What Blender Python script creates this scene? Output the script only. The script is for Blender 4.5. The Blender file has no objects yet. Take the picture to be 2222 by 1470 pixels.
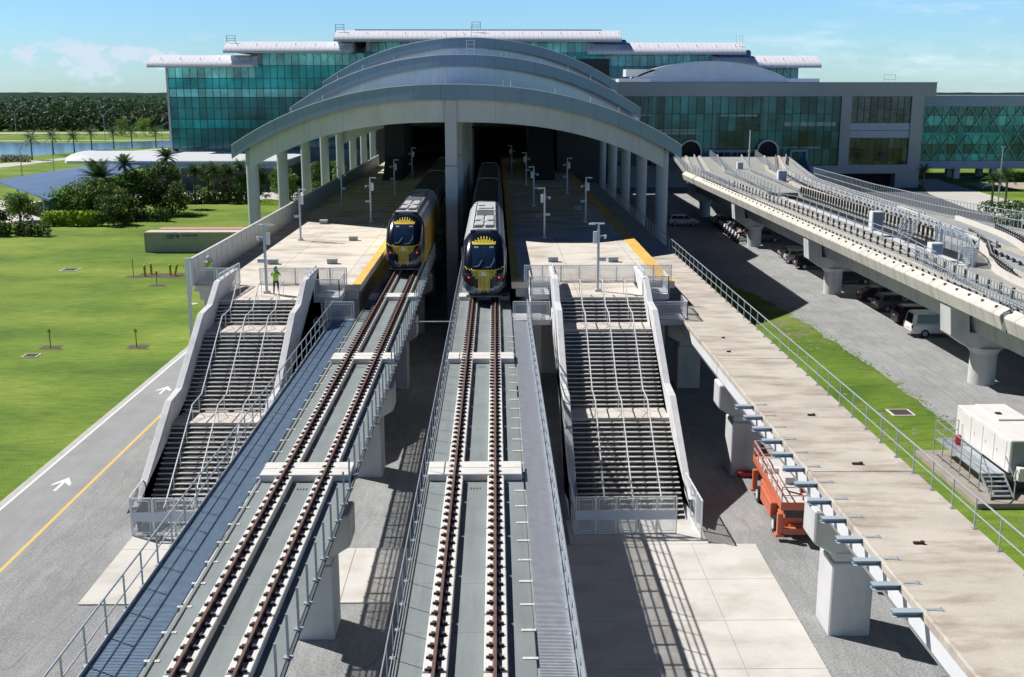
import bpy, math, random
from mathutils import Vector, Matrix, noise as mnoise
R = random.Random(7)
SC = bpy.context.scene
COL = SC.collection
rad = math.radians

# ---------------------------------------------------------------- camera
cd = bpy.data.cameras.new("camera"); cam = bpy.data.objects.new("camera", cd); COL.objects.link(cam)
cam.location = (0, 0, 20.5)
cam.rotation_euler = (rad(90 - 12.635), 0, rad(-0.850))
cd.sensor_width = 36; cd.lens = 38.88; cd.clip_start = 0.5; cd.clip_end = 20000
SC.camera = cam
# ---------------------------------------------------------------- sun, sky, exposure
SUN_DIR = Vector((0.79, -0.48, -1.0))
sd = bpy.data.lights.new("sun", 'SUN'); sd.energy = 5.0; sd.angle = rad(0.5); sd.color = (1.0, 0.975, 0.935)
so = bpy.data.objects.new("sun", sd); COL.objects.link(so)
so.rotation_euler = SUN_DIR.to_track_quat('-Z', 'Y').to_euler()
W = bpy.data.worlds.new("World"); SC.world = W; W.use_nodes = True
nt = W.node_tree; nt.nodes.clear()
N = nt.nodes.new; L = nt.links.new
out = N('ShaderNodeOutputWorld'); bg = N('ShaderNodeBackground'); sky = N('ShaderNodeTexSky')
sky.sky_type = 'NISHITA'; sky.sun_disc = False; sky.sun_elevation = rad(47.3); sky.sun_rotation = rad(-58.7)
sky.air_density = 1.0; sky.dust_density = 0.25; sky.ozone_density = 1.6; sky.altitude = 20
bg.inputs[1].default_value = 0.050
tc = N('ShaderNodeTexCoord'); sep = N('ShaderNodeSeparateXYZ'); L(tc.outputs['Generated'], sep.inputs[0])
def wmath(op, a, b=None, c=None):
    n = N('ShaderNodeMath'); n.operation = op
    for i, v in enumerate((a, b, c)):
        if v is None: continue
        if isinstance(v, (int, float)): n.inputs[i].default_value = v
        else: L(v, n.inputs[i])
    return n.outputs[0]
def wrange(v, a, b, c=0.0, d=1.0):
    n = N('ShaderNodeMapRange'); n.interpolation_type = 'SMOOTHSTEP'
    L(v, n.inputs[0])
    for i, q in enumerate((a, b, c, d)): n.inputs[i + 1].default_value = q
    return n.outputs[0]
def wnoise(scl, detail, sx, sz, rough=0.55, off=0.0):
    mp = N('ShaderNodeMapping'); mp.inputs['Scale'].default_value = (sx, sx, sz); mp.inputs['Location'].default_value = (off, off * .7, 0)
    L(tc.outputs['Generated'], mp.inputs[0])
    n = N('ShaderNodeTexNoise'); n.inputs['Scale'].default_value = scl; n.inputs['Detail'].default_value = detail
    n.inputs['Roughness'].default_value = rough; L(mp.outputs[0], n.inputs['Vector']); return n.outputs[0]
# puffy clouds low on the left, thin veil along the horizon, wisps on the right
puff = wrange(wnoise(22, 8, 1.0, 1.9, 0.60, 5.3), 0.49, 0.57)
puff = wmath('MULTIPLY', puff, wmath('MULTIPLY', wrange(sep.outputs[2], 0.000, 0.012), wrange(sep.outputs[2], 0.052, 0.030)))
leftm = wrange(sep.outputs[0], -0.16, -0.28)
puff = wmath('MULTIPLY', puff, wmath('ADD', wmath('MULTIPLY', leftm, 0.8), 0.12))
veil = wmath('MULTIPLY', wrange(wnoise(5, 5, 1.0, 6.0), 0.42, 0.72), wrange(sep.outputs[2], 0.06, 0.0))
veil = wmath('MULTIPLY', veil, 0.38)
wisp = wmath('MULTIPLY', wrange(wnoise(9, 7, 1.0, 5.0, 0.6, 7.7), 0.52, 0.74), wrange(sep.outputs[0], 0.12, 0.3))
wisp = wmath('MULTIPLY', wisp, 0.45)
allc = wmath('MINIMUM', wmath('ADD', wmath('ADD', puff, veil), wisp), 0.93)
mix = N('ShaderNodeMixRGB'); L(allc, mix.inputs[0])
tint = N('ShaderNodeMixRGB'); tint.blend_type = 'MULTIPLY'; tint.inputs[0].default_value = 1.0
tint.inputs[2].default_value = (0.68, 0.98, 1.27, 1)
L(sky.outputs[0], tint.inputs[1]); L(tint.outputs[0], mix.inputs[1]); mix.inputs[2].default_value = (8.0, 8.9, 9.3, 1)
deep = N('ShaderNodeMixRGB'); deep.blend_type = 'MULTIPLY'; deep.inputs[0].default_value = 1.0; L(mix.outputs[0], deep.inputs[1])
south = wrange(sep.outputs[1], 0.15, -0.30)      # unseen low sky behind the camera, brightened to light the front faces
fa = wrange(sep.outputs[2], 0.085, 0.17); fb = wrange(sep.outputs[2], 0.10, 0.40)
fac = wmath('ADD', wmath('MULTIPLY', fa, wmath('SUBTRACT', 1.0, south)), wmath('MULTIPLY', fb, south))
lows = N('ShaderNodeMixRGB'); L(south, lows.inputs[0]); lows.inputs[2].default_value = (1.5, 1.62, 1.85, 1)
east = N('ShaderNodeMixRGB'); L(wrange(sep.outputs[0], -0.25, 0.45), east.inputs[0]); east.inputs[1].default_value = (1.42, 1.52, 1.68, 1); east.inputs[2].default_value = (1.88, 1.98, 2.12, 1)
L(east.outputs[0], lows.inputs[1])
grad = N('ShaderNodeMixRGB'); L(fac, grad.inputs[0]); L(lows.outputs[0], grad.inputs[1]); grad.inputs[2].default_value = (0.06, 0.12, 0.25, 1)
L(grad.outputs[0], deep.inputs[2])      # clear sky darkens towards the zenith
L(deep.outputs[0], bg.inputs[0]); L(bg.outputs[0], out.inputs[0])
SC.view_settings.view_transform = 'Standard'; SC.view_settings.look = 'None'
SC.view_settings.exposure = 0.24; SC.view_settings.gamma = 1.0
SC.render.engine = 'CYCLES'
SC.cycles.max_bounces = 6; SC.cycles.diffuse_bounces = 2; SC.cycles.transparent_max_bounces = 16

# ---------------------------------------------------------------- materials
MATS = {}
def mat(name, base, rough=0.75, metal=0.0, var=0.12, scale=1.0, stain=None, stain_amt=0.0, stain_scale=(1, 1, 1),
        bump=0.0, bscale=20.0, spec=0.5, seam=None, alpha=1.0, emit=None, estr=0.0, fine=0.0, stain_lo=0.48, stain_hi=0.7):
    if name in MATS: return MATS[name]
    m = bpy.data.materials.new(name); m.use_nodes = True; t = m.node_tree; b = t.nodes['Principled BSDF']
    n, l = t.nodes.new, t.links.new
    b.inputs['Roughness'].default_value = rough; b.inputs['Metallic'].default_value = metal
    b.inputs['Specular IOR Level'].default_value = spec
    geo = n('ShaderNodeNewGeometry')
    col = n('ShaderNodeRGB'); col.outputs[0].default_value = (*base, 1); cur = col.outputs[0]
    if var > 0:
        nz = n('ShaderNodeTexNoise'); nz.inputs['Scale'].default_value = scale; nz.inputs['Detail'].default_value = 6
        l(geo.outputs['Position'], nz.inputs['Vector'])
        mr = n('ShaderNodeMapRange'); l(nz.outputs[0], mr.inputs[0]); mr.inputs[1].default_value = 0.3; mr.inputs[2].default_value = 0.7
        mr.inputs[3].default_value = 1 - var; mr.inputs[4].default_value = 1 + var
        mx = n('ShaderNodeVectorMath'); mx.operation = 'SCALE'; l(cur, mx.inputs[0]); l(mr.outputs[0], mx.inputs['Scale']); cur = mx.outputs[0]
    if fine > 0:
        nz = n('ShaderNodeTexNoise'); nz.inputs['Scale'].default_value = 14; nz.inputs['Detail'].default_value = 4
        l(geo.outputs['Position'], nz.inputs['Vector'])
        mr = n('ShaderNodeMapRange'); l(nz.outputs[0], mr.inputs[0]); mr.inputs[1].default_value = 0.35; mr.inputs[2].default_value = 0.65
        mr.inputs[3].default_value = 1 - fine; mr.inputs[4].default_value = 1 + fine
        mx = n('ShaderNodeVectorMath'); mx.operation = 'SCALE'; l(cur, mx.inputs[0]); l(mr.outputs[0], mx.inputs['Scale']); cur = mx.outputs[0]
    if stain:
        mp = n('ShaderNodeMapping'); mp.inputs['Scale'].default_value = stain_scale; l(geo.outputs['Position'], mp.inputs[0])
        nz = n('ShaderNodeTexNoise'); nz.inputs['Scale'].default_value = 1.0; nz.inputs['Detail'].default_value = 8; nz.inputs['Roughness'].default_value = 0.6
        l(mp.outputs[0], nz.inputs['Vector'])
        mr = n('ShaderNodeMapRange'); l(nz.outputs[0], mr.inputs[0]); mr.inputs[1].default_value = stain_lo; mr.inputs[2].default_value = stain_hi
        mr.inputs[3].default_value = 0; mr.inputs[4].default_value = stain_amt
        mx = n('ShaderNodeMixRGB'); l(mr.outputs[0], mx.inputs[0]); l(cur, mx.inputs[1]); mx.inputs[2].default_value = (*stain, 1); cur = mx.outputs[0]
    if seam:      # panel joints: (axis, spacing, width, how dark)
        for (ax, per, wd, dk_) in seam:
            sp = n('ShaderNodeSeparateXYZ'); l(geo.outputs['Position'], sp.inputs[0])
            m1 = n('ShaderNodeMath'); m1.operation = 'PINGPONG'; l(sp.outputs[ax], m1.inputs[0]); m1.inputs[1].default_value = per / 2
            m2 = n('ShaderNodeMath'); m2.operation = 'LESS_THAN'; l(m1.outputs[0], m2.inputs[0]); m2.inputs[1].default_value = wd / 2
            m3 = n('ShaderNodeMath'); m3.operation = 'MULTIPLY_ADD'; l(m2.outputs[0], m3.inputs[0]); m3.inputs[1].default_value = -dk_; m3.inputs[2].default_value = 1
            mx = n('ShaderNodeVectorMath'); mx.operation = 'SCALE'; l(cur, mx.inputs[0]); l(m3.outputs[0], mx.inputs['Scale']); cur = mx.outputs[0]
    l(cur, b.inputs['Base Color'])
    if bump > 0:
        nz = n('ShaderNodeTexNoise'); nz.inputs['Scale'].default_value = bscale; nz.inputs['Detail'].default_value = 5
        l(geo.outputs['Position'], nz.inputs['Vector'])
        bp = n('ShaderNodeBump'); bp.inputs['Strength'].default_value = bump; bp.inputs['Distance'].default_value = 0.05
        l(nz.outputs[0], bp.inputs['Height']); l(bp.outputs[0], b.inputs['Normal'])
    if emit: b.inputs['Emission Color'].default_value = (*emit, 1); b.inputs['Emission Strength'].default_value = estr
    if alpha < 1: b.inputs['Alpha'].default_value = alpha
    MATS[name] = m; return m

white_conc = lambda: mat('white_concrete', (0.70, 0.68, 0.65), 0.8, var=.05, scale=2, stain=(.45, .41, .36), stain_amt=.35, stain_scale=(.8, .8, .8), bump=.1)
pier_conc = lambda: mat('pier_concrete', (0.60, 0.60, 0.61), 0.8, var=.06, scale=.8, stain=(.33, .33, .33), stain_amt=.4, stain_scale=(1.2, 1.2, .25), bump=.1)
wall_conc = lambda: mat('stair_wall_concrete', (0.66, 0.66, 0.67), 0.8, var=.05, scale=.8, stain=(.36, .36, .36), stain_amt=.45, stain_scale=(1.5, 1.5, .4), bump=.1)
deck_conc = lambda: mat('deck_waterproofing', (0.215, 0.245, 0.25), 0.7, seam=[(1, 3.03, .03, .25)], var=.10, scale=.6, stain=(.15, .17, .17), stain_amt=.5, stain_scale=(2.5, .25, 1), bump=.1, fine=.05)
plat_conc = lambda: mat('platform_concrete', (0.67, 0.615, 0.54), 0.8, var=.07, scale=.5, stain=(.30, .25, .19), stain_amt=.85, stain_scale=(.22, .42, 1), bump=.1, fine=.04, stain_lo=.47, stain_hi=.70, seam=[(1, 7.6, .05, .5), (0, 5.2, .05, .4)])
third_conc = lambda: mat('unfinished_deck_concrete', (0.53, 0.48, 0.415), 0.85, var=.10, scale=.5, stain=(.27, .20, .145), stain_amt=.85, stain_scale=(.4, 1.1, 1), bump=.12, fine=.06, stain_lo=.47, stain_hi=.72)
pad_conc = lambda: mat('pad_concrete', (0.60, 0.575, 0.53), 0.85, var=.06, scale=.6, stain=(.36, .33, .28), stain_amt=.6, stain_scale=(.35, .5, 1), bump=.1, fine=.04)
galv = lambda: mat('galvanised_steel', (0.50, 0.55, 0.60), 0.45, metal=.55, var=.08, scale=3)
galv_blue = lambda: mat('grating_steel', (0.26, 0.36, 0.48), 0.5, metal=.35, var=.08, scale=3)
white_paint = lambda: mat('white_paint', (0.78, 0.80, 0.82), 0.4, var=.03, scale=3)
rust = lambda: mat('rail_rust', (0.135, 0.078, 0.062), 0.7, var=.2, scale=4)
clipm = lambda: mat('clip_iron', (0.045, 0.022, 0.018), 0.7, var=.2, scale=9)
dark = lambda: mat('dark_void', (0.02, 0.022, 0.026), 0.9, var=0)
def meshmat(name, base, cover):
    """expanded-metal infill: fine open mesh, most of it air"""
    if name in MATS: return MATS[name]
    m = bpy.data.materials.new(name); m.use_nodes = True; t = m.node_tree; b = t.nodes['Principled BSDF']
    b.inputs['Base Color'].default_value = (*base, 1); b.inputs['Roughness'].default_value = .5
    tr = t.nodes.new('ShaderNodeBsdfTransparent'); mx = t.nodes.new('ShaderNodeMixShader'); mx.inputs[0].default_value = cover
    t.links.new(tr.outputs[0], mx.inputs[1]); t.links.new(b.outputs[0], mx.inputs[2]); t.links.new(mx.outputs[0], t.nodes['Material Output'].inputs[0])
    MATS[name] = m; return m
meshp = lambda: meshmat('fence_mesh', (.72, .76, .80), .38)

# ---------------------------------------------------------------- mesh builder
class MB:
    def __init__(s): s.v = []; s.f = []; s.mi = []; s.cur = 0
    def add(s, vs, fs):
        o = len(s.v); s.v += [tuple(p) for p in vs]
        for f in fs: s.f.append(tuple(i + o for i in f)); s.mi.append(s.cur)
        return s
    def box(s, x0, x1, y0, y1, z0, z1):
        vs = [(x0, y0, z0), (x1, y0, z0), (x1, y1, z0), (x0, y1, z0), (x0, y0, z1), (x1, y0, z1), (x1, y1, z1), (x0, y1, z1)]
        return s.add(vs, [(0, 3, 2, 1), (4, 5, 6, 7), (0, 1, 5, 4), (1, 2, 6, 5), (2, 3, 7, 6), (3, 0, 4, 7)])
    def bar(s, p0, p1, w, h=None, up=(0, 0, 1)):
        """rectangular bar between two points"""
        h = h or w; p0 = Vector(p0); p1 = Vector(p1); d = (p1 - p0).normalized(); u = Vector(up)
        if abs(d.dot(u)) > .99: u = Vector((0, 1, 0))
        a = d.cross(u).normalized() * w / 2; b = a.cross(d).normalized() * h / 2
        vs = [p0 - a - b, p0 + a - b, p0 + a + b, p0 - a + b, p1 - a - b, p1 + a - b, p1 + a + b, p1 - a + b]
        return s.add(vs, [(0, 1, 2, 3), (7, 6, 5, 4), (1, 0, 4, 5), (2, 1, 5, 6), (3, 2, 6, 7), (0, 3, 7, 4)])
    def tube(s, pts, r, n=6, r2=None, cap=True):
        pts = [Vector(p) for p in pts]; m = len(pts)
        if isinstance(r, (list, tuple)): rr = list(r)
        else: rr = [r + ((r2 if r2 is not None else r) - r) * i / max(1, m - 1) for i in range(m)]
        o = len(s.v); pa = None
        for i, p in enumerate(pts):
            d = (pts[min(i + 1, m - 1)] - pts[max(i - 1, 0)]).normalized()
            if pa is None: u = Vector((0, 0, 1)) if abs(d.z) < .9 else Vector((1, 0, 0)); a = d.cross(u).normalized()
            else: a = (pa - d * pa.dot(d)).normalized()
            pa = a; b = d.cross(a)
            for k in range(n):
                t = 2 * math.pi * k / n; s.v.append(tuple(p + a * math.cos(t) * rr[i] + b * math.sin(t) * rr[i]))
        for i in range(m - 1):
            for k in range(n):
                k2 = (k + 1) % n; s.f.append((o + i * n + k, o + i * n + k2, o + (i + 1) * n + k2, o + (i + 1) * n + k)); s.mi.append(s.cur)
        if cap:
            s.f.append(tuple(o + k for k in reversed(range(n)))); s.mi.append(s.cur)
            s.f.append(tuple(o + (m - 1) * n + k for k in range(n))); s.mi.append(s.cur)
        return s
    def cyl(s, c, r, z0, z1, n=16, r2=None): return s.tube([(c[0], c[1], z0), (c[0], c[1], z1)], r, n, r2)
    def prism(s, poly, lo, hi, axis='z'):
        """poly extruded along axis. z: (x,y); x: (y,z); y: (x,z)"""
        k = len(poly)
        mk = {'z': lambda p, t: (p[0], p[1], t), 'x': lambda p, t: (t, p[0], p[1]), 'y': lambda p, t: (p[0], t, p[1])}[axis]
        vs = [mk(p, lo) for p in poly] + [mk(p, hi) for p in poly]
        fs = [tuple(reversed(range(k))), tuple(range(k, 2 * k))] + [(i, (i + 1) % k, k + (i + 1) % k, k + i) for i in range(k)]
        return s.add(vs, fs)
    def quad(s, a, b, c, d): return s.add([a, b, c, d], [(0, 1, 2, 3)])
    def grid(s, rows):
        nr, nc = len(rows), len(rows[0]); vs = [p for r in rows for p in r]
        return s.add(vs, [(i * nc + j, i * nc + j + 1, (i + 1) * nc + j + 1, (i + 1) * nc + j) for i in range(nr - 1) for j in range(nc - 1)])
    def strip2(s, top, thick):
        """open surface grid given thickness downwards: rows of points"""
        nr, nc = len(top), len(top[0]); vs = [p for r in top for p in r]; o = nr * nc
        vs += [(p[0], p[1], p[2] - thick) for r in top for p in r]; fs = []
        I = lambda i, j: i * nc + j
        for i in range(nr - 1):
            for j in range(nc - 1):
                fs.append((I(i, j), I(i, j + 1), I(i + 1, j + 1), I(i + 1, j))); fs.append((o + I(i + 1, j), o + I(i + 1, j + 1), o + I(i, j + 1), o + I(i, j)))
        for j in range(nc - 1):
            fs.append((I(0, j), o + I(0, j), o + I(0, j + 1), I(0, j + 1))); fs.append((I(nr - 1, j + 1), o + I(nr - 1, j + 1), o + I(nr - 1, j), I(nr - 1, j)))
        for i in range(nr - 1):
            fs.append((I(i + 1, 0), o + I(i + 1, 0), o + I(i, 0), I(i, 0))); fs.append((I(i, nc - 1), o + I(i, nc - 1), o + I(i + 1, nc - 1), I(i + 1, nc - 1)))
        return s.add(vs, fs)
    def build(s, name, m, parent=None, smooth=None, bevel=0, loc=None, **props):
        me = bpy.data.meshes.new(name); me.from_pydata(s.v, [], s.f); me.update()
        ms = m if isinstance(m, (list, tuple)) else [m]
        for q in ms: me.materials.append(q)
        if len(ms) > 1: me.polygons.foreach_set('material_index', s.mi)
        if smooth is not None:
            me.polygons.foreach_set('use_smooth', [True] * len(me.polygons)); me.set_sharp_from_angle(angle=rad(smooth))
        o = bpy.data.objects.new(name, me); COL.objects.link(o)
        if parent: o.parent = parent
        if loc: o.location = loc
        if bevel:
            b = o.modifiers.new('bevel', 'BEVEL'); b.width = bevel; b.segments = 1; b.limit_method = 'ANGLE'; b.angle_limit = rad(40)
        for k, v in props.items(): o[k] = v
        return o
def thing(name, label, cat, loc=(0, 0, 0), rz=0, group=None):
    o = bpy.data.objects.new(name, None); COL.objects.link(o); o.location = loc; o.rotation_euler = (0, 0, rz); o.empty_display_size = .2
    o['label'] = label; o['category'] = cat
    if group: o['group'] = group
    return o
def struct(name, mb, m, **k): return mb.build(name, m, kind='structure', **k)
def dup(root, loc, rz=0, label=None, group=None, scale=None):
    r = root.copy(); COL.objects.link(r); r.location = loc; r.rotation_euler = (0, 0, rz)
    if scale: r.scale = scale
    if label: r['label'] = label
    if group: r['group'] = group
    for ch in list(root.children):
        c = ch.copy(); COL.objects.link(c); c.parent = r
        for g in list(ch.children):
            d = g.copy(); COL.objects.link(d); d.parent = c
    return r
ORD = ['nearest', 'second', 'third', 'fourth', 'fifth', 'sixth', 'seventh', 'eighth', 'ninth', 'tenth', 'eleventh', 'twelfth', 'thirteenth', 'fourteenth', 'fifteenth', 'sixteenth']
def sheet(poly, z, name, m, **k):
    mb = MB(); mb.add([(x, y, z) for x, y in poly], [tuple(range(len(poly)))]); return struct(name, mb, m, **k)
# ================================================================ ground, roads, water
def ground_mat():
    m = bpy.data.materials.new('lawn'); m.use_nodes = True; t = m.node_tree; b = t.nodes['Principled BSDF']; b.inputs['Roughness'].default_value = .9
    b.inputs['Specular IOR Level'].default_value = .2
    n, l = t.nodes.new, t.links.new; geo = n('ShaderNodeNewGeometry')
    def nz(scale, sx=1, sy=1, det=6, ro=.6):
        mp = n('ShaderNodeMapping'); mp.inputs['Scale'].default_value = (sx, sy, 1); l(geo.outputs['Position'], mp.inputs[0])
        k = n('ShaderNodeTexNoise'); k.inputs['Scale'].default_value = scale; k.inputs['Detail'].default_value = det; k.inputs['Roughness'].default_value = ro
        l(mp.outputs[0], k.inputs['Vector']); return k.outputs[0]
    r1 = n('ShaderNodeValToRGB'); e = r1.color_ramp.elements
    e[0].position = .34; e[0].color = (.078, .148, .017, 1); e[1].position = .68; e[1].color = (.235, .305, .050, 1)
    k = e.new(.5); k.color = (.142, .226, .027, 1)
    l(nz(.055, 1, 1.6, 8, .65), r1.inputs[0])
    r2 = n('ShaderNodeMapRange'); l(nz(1.4, .5, 1.5, 5), r2.inputs[0]); r2.inputs[1].default_value = .3; r2.inputs[2].default_value = .7; r2.inputs[3].default_value = .80; r2.inputs[4].default_value = 1.2
    r3 = n('ShaderNodeMapRange'); l(nz(11, 1, 1, 3), r3.inputs[0]); r3.inputs[1].default_value = .3; r3.inputs[2].default_value = .7; r3.inputs[3].default_value = .82; r3.inputs[4].default_value = 1.18
    mu = n('ShaderNodeMath'); mu.operation = 'MULTIPLY'; l(r2.outputs[0], mu.inputs[0]); l(r3.outputs[0], mu.inputs[1])
    v = n('ShaderNodeVectorMath'); v.operation = 'SCALE'; l(r1.outputs[0], v.inputs[0]); l(mu.outputs[0], v.inputs['Scale'])
    # dry bare patches
    pr = n('ShaderNodeMapRange'); l(nz(.16, 1, 1, 9, .7), pr.inputs[0]); pr.inputs[1].default_value = .66; pr.inputs[2].default_value = .76; pr.inputs[3].default_value = 0; pr.inputs[4].default_value = .55
    mx = n('ShaderNodeMixRGB'); l(pr.outputs[0], mx.inputs[0]); l(v.outputs[0], mx.inputs[1]); mx.inputs[2].default_value = (.23, .21, .09, 1)
    l(mx.outputs[0], b.inputs['Base Color'])
    bp = n('ShaderNodeBump'); bp.inputs['Strength'].default_value = .5; bp.inputs['Distance'].default_value = .12; l(nz(6, 1, 1, 6), bp.inputs['Height']); l(bp.outputs[0], b.inputs['Normal'])
    return m
lawn = ground_mat()
mb = MB(); mb.add([(-6000, -200, 0), (6000, -200, 0), (6000, 9000, 0), (-6000, 9000, 0)], [(0, 1, 2, 3)])
struct('ground', mb, lawn)

def gravel_mat():
    m = bpy.data.materials.new('gravel'); m.use_nodes = True; t = m.node_tree; b = t.nodes['Principled BSDF']; b.inputs['Roughness'].default_value = .95
    b.inputs['Specular IOR Level'].default_value = .2
    n, l = t.nodes.new, t.links.new; geo = n('ShaderNodeNewGeometry')
    def nz(scale, sx=1, sy=1, det=6, ro=.6, dist=0):
        mp = n('ShaderNodeMapping'); mp.inputs['Scale'].default_value = (sx, sy, 1); l(geo.outputs['Position'], mp.inputs[0])
        k = n('ShaderNodeTexNoise'); k.inputs['Scale'].default_value = scale; k.inputs['Detail'].default_value = det; k.inputs['Roughness'].default_value = ro
        k.inputs['Distortion'].default_value = dist
        l(mp.outputs[0], k.inputs['Vector']); return k.outputs[0]
    def mrg(v, a, b_, c, d):
        q = n('ShaderNodeMapRange'); l(v, q.inputs[0]); q.inputs[1].default_value = a; q.inputs[2].default_value = b_; q.inputs[3].default_value = c; q.inputs[4].default_value = d; return q.outputs[0]
    def mul(a, b_):
        q = n('ShaderNodeMath'); q.operation = 'MULTIPLY'; l(a, q.inputs[0]); l(b_, q.inputs[1]); return q.outputs[0]
    f = mul(mrg(nz(.25, 1, 1, 7), .3, .7, .86, 1.14), mul(mrg(nz(9, 1, 1, 4, .8), .3, .7, .70, 1.3), mrg(nz(.9, 1.6, .35, 5, .6, 1.5), .35, .65, .90, 1.1)))
    v = n('ShaderNodeVectorMath'); v.operation = 'SCALE'; v.inputs[0].default_value = (.335, .338, .335); l(f, v.inputs['Scale'])
    l(v.outputs[0], b.inputs['Base Color'])
    bp = n('ShaderNodeBump'); bp.inputs['Strength'].default_value = .9; bp.inputs['Distance'].default_value = .08; l(nz(10, 1, 1, 6, .7), bp.inputs['Height']); l(bp.outputs[0], b.inputs['Normal'])
    return m
gravel = gravel_mat()
def wobble(pts, amp, step=1.2, seed=0):
    o = []; k = len(pts)
    for i in range(k):
        a, b = Vector(pts[i]), Vector(pts[(i + 1) % k]); m_ = max(1, int((b - a).length / step))
        for j in range(m_):
            p = a.lerp(b, j / m_); q = mnoise.noise(Vector((p.x * .7 + seed, p.y * .7, 0))) * amp + mnoise.noise(Vector((p.x * 2.3, p.y * 2.3, seed))) * amp * .5
            d = (b - a).normalized(); o.append((p.x - d.y * q, p.y + d.x * q))
    return o
sheet([(-21.6, 10), (18.5, 10), (18.5, 66), (17.8, 105), (17.8, 239), (-18, 239), (-18, 100), (-21.6, 74)], .004, 'gravel_yard', gravel)
# right hand gravel strip under the guideway, ragged grass edge on its left
edge = [(29.6, 40), (29.4, 55), (28.4, 66), (28.6, 80), (28.0, 96), (27.2, 108), (25.5, 118), (22.0, 132), (21, 150)]
ed = []
for (p, q) in zip(edge, edge[1:]):
    for k in range(14):
        f = k / 14; x = p[0] + (q[0] - p[0]) * f; y = p[1] + (q[1] - p[1]) * f
        ed.append((x + .55 * mnoise.noise(Vector((x * .7, y * .7, 0))) + .3 * mnoise.noise(Vector((x * 2, y * 2.3, 4))), y))
pm_ = MB(); RG = random.Random(5)
def blob(mb, x, y, r, z):
    k = 9; vs = [(x + r * RG.uniform(.5, 1.2) * math.cos(6.283 * i / k), y + 1.7 * r * RG.uniform(.5, 1.2) * math.sin(6.283 * i / k), z) for i in range(k)]; mb.add(vs, [tuple(range(k))])
for (x, y) in ed:
    if y > 108: continue
    for _ in range(16): blob(pm_, x + RG.gauss(.1, .35), y + RG.uniform(-1, 1), RG.uniform(.02, .11), .0075 + RG.random() * .002)
struct('grass_tufts', pm_, lawn)
pm_ = MB()
for (x, y) in ed:
    if y > 108: continue
    for _ in range(7): blob(pm_, x + RG.gauss(-.35, .5), y + RG.uniform(-1, 1), RG.uniform(.02, .10), .0035 + RG.random() * .002)
for _ in range(130): blob(pm_, RG.uniform(24.5, 28), RG.gauss(97, 5), RG.uniform(.05, .28), .0035 + RG.random() * .002)
for _ in range(90): blob(pm_, RG.uniform(21.5, 26), RG.gauss(61, 5), RG.uniform(.05, .2), .0035 + RG.random() * .002)
struct('bare_patches', pm_, mat('bare_patch', (.20, .17, .11), .95, var=.3, scale=3))
mb = MB(); poly_l = ed + [(20, 239)]; rows = [[(x, y, .006), (62, y, .006)] for x, y in [(29.6, 20)] + poly_l]; mb.grid(rows); struct('gravel_parking', mb, gravel)
asph = mat('asphalt_path', (.30, .305, .31), .9, var=.08, scale=.6, fine=.12, stain=(.2, .2, .2), stain_amt=.3, stain_scale=(1.2, .15, 1))
sheet([(-24.95, 5), (-21.3, 5), (-21.3, 135), (-24.95, 135)], .008, 'bike_path', asph)
sheet([(-25.35, 5), (-24.95, 5), (-24.95, 135), (-25.35, 135)], .0065, 'path_kerb_edge', mat('path_edge', (.45, .45, .42), .9, var=.1))
wl = mat('road_paint_white', (.72, .72, .70), .7, var=.08, scale=6)
yl = mat('road_paint_yellow', (.72, .48, .12), .7, var=.1, scale=6)
sheet([(-24.95, 5), (-24.80, 5), (-24.80, 135), (-24.95, 135)], .012, 'road_marking_white', wl)
sheet([(-21.80, 5), (-21.62, 5), (-21.62, 135), (-21.80, 135)], .012, 'road_marking_yellow', yl)
for k, (x, y) in enumerate([(-23.2, 56.3), (-23.3, 75.3)]):
    mb = MB(); mb.add([(x - .09, y - 1.1, .012), (x + .09, y - 1.1, .012), (x + .09, y + .2, .012), (x + .5, y - .35, .012), (x + .5, y, .012), (x, y + 1.0, .012), (x - .5, y, .012), (x - .5, y - .35, .012), (x - .09, y + .2, .012)],
           [(0, 1, 2, 8), (8, 2, 3, 4, 5, 6, 7)])
    struct('road_marking_arrow', mb, wl)
# concrete pads with joints
def pad(x0, x1, y0, y1, name='concrete_pad', nx=1, ny=1, z=.07):
    mb = MB(); g = .025
    for i in range(nx):
        for j in range(ny):
            a = x0 + (x1 - x0) * i / nx; b = x0 + (x1 - x0) * (i + 1) / nx; c = y0 + (y1 - y0) * j / ny; d = y0 + (y1 - y0) * (j + 1) / ny
            mb.box(a + (g if i else 0), b, c + (g if j else 0), d, .0, z)
    mb.box(x0 + .01, x1 - .01, y0 + .01, y1 - .01, -.05, z - .03)
    return struct(name, mb, pad_conc())
pad(-17.1, -2.9, 41.9, 47.4, 'concrete_pad', 4, 1, .06)
pad(-17.1, -12.0, 47.43, 49.4, 'concrete_pad', 1, 1, .06)
pad(3.06, 11.95, 25, 47.6, 'concrete_pad', 3, 6, .08)
pad(3.4, 9.8, 47.63, 50.6, 'concrete_pad', 1, 1, .08)
for j in range(9):
    y = 46.8 - j * 1.35
    sheet([(5.84, y - .42), (5.93, y - .42), (5.93, y + .42), (5.84, y + .42)], .086, 'road_marking_dash', wl)
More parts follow.
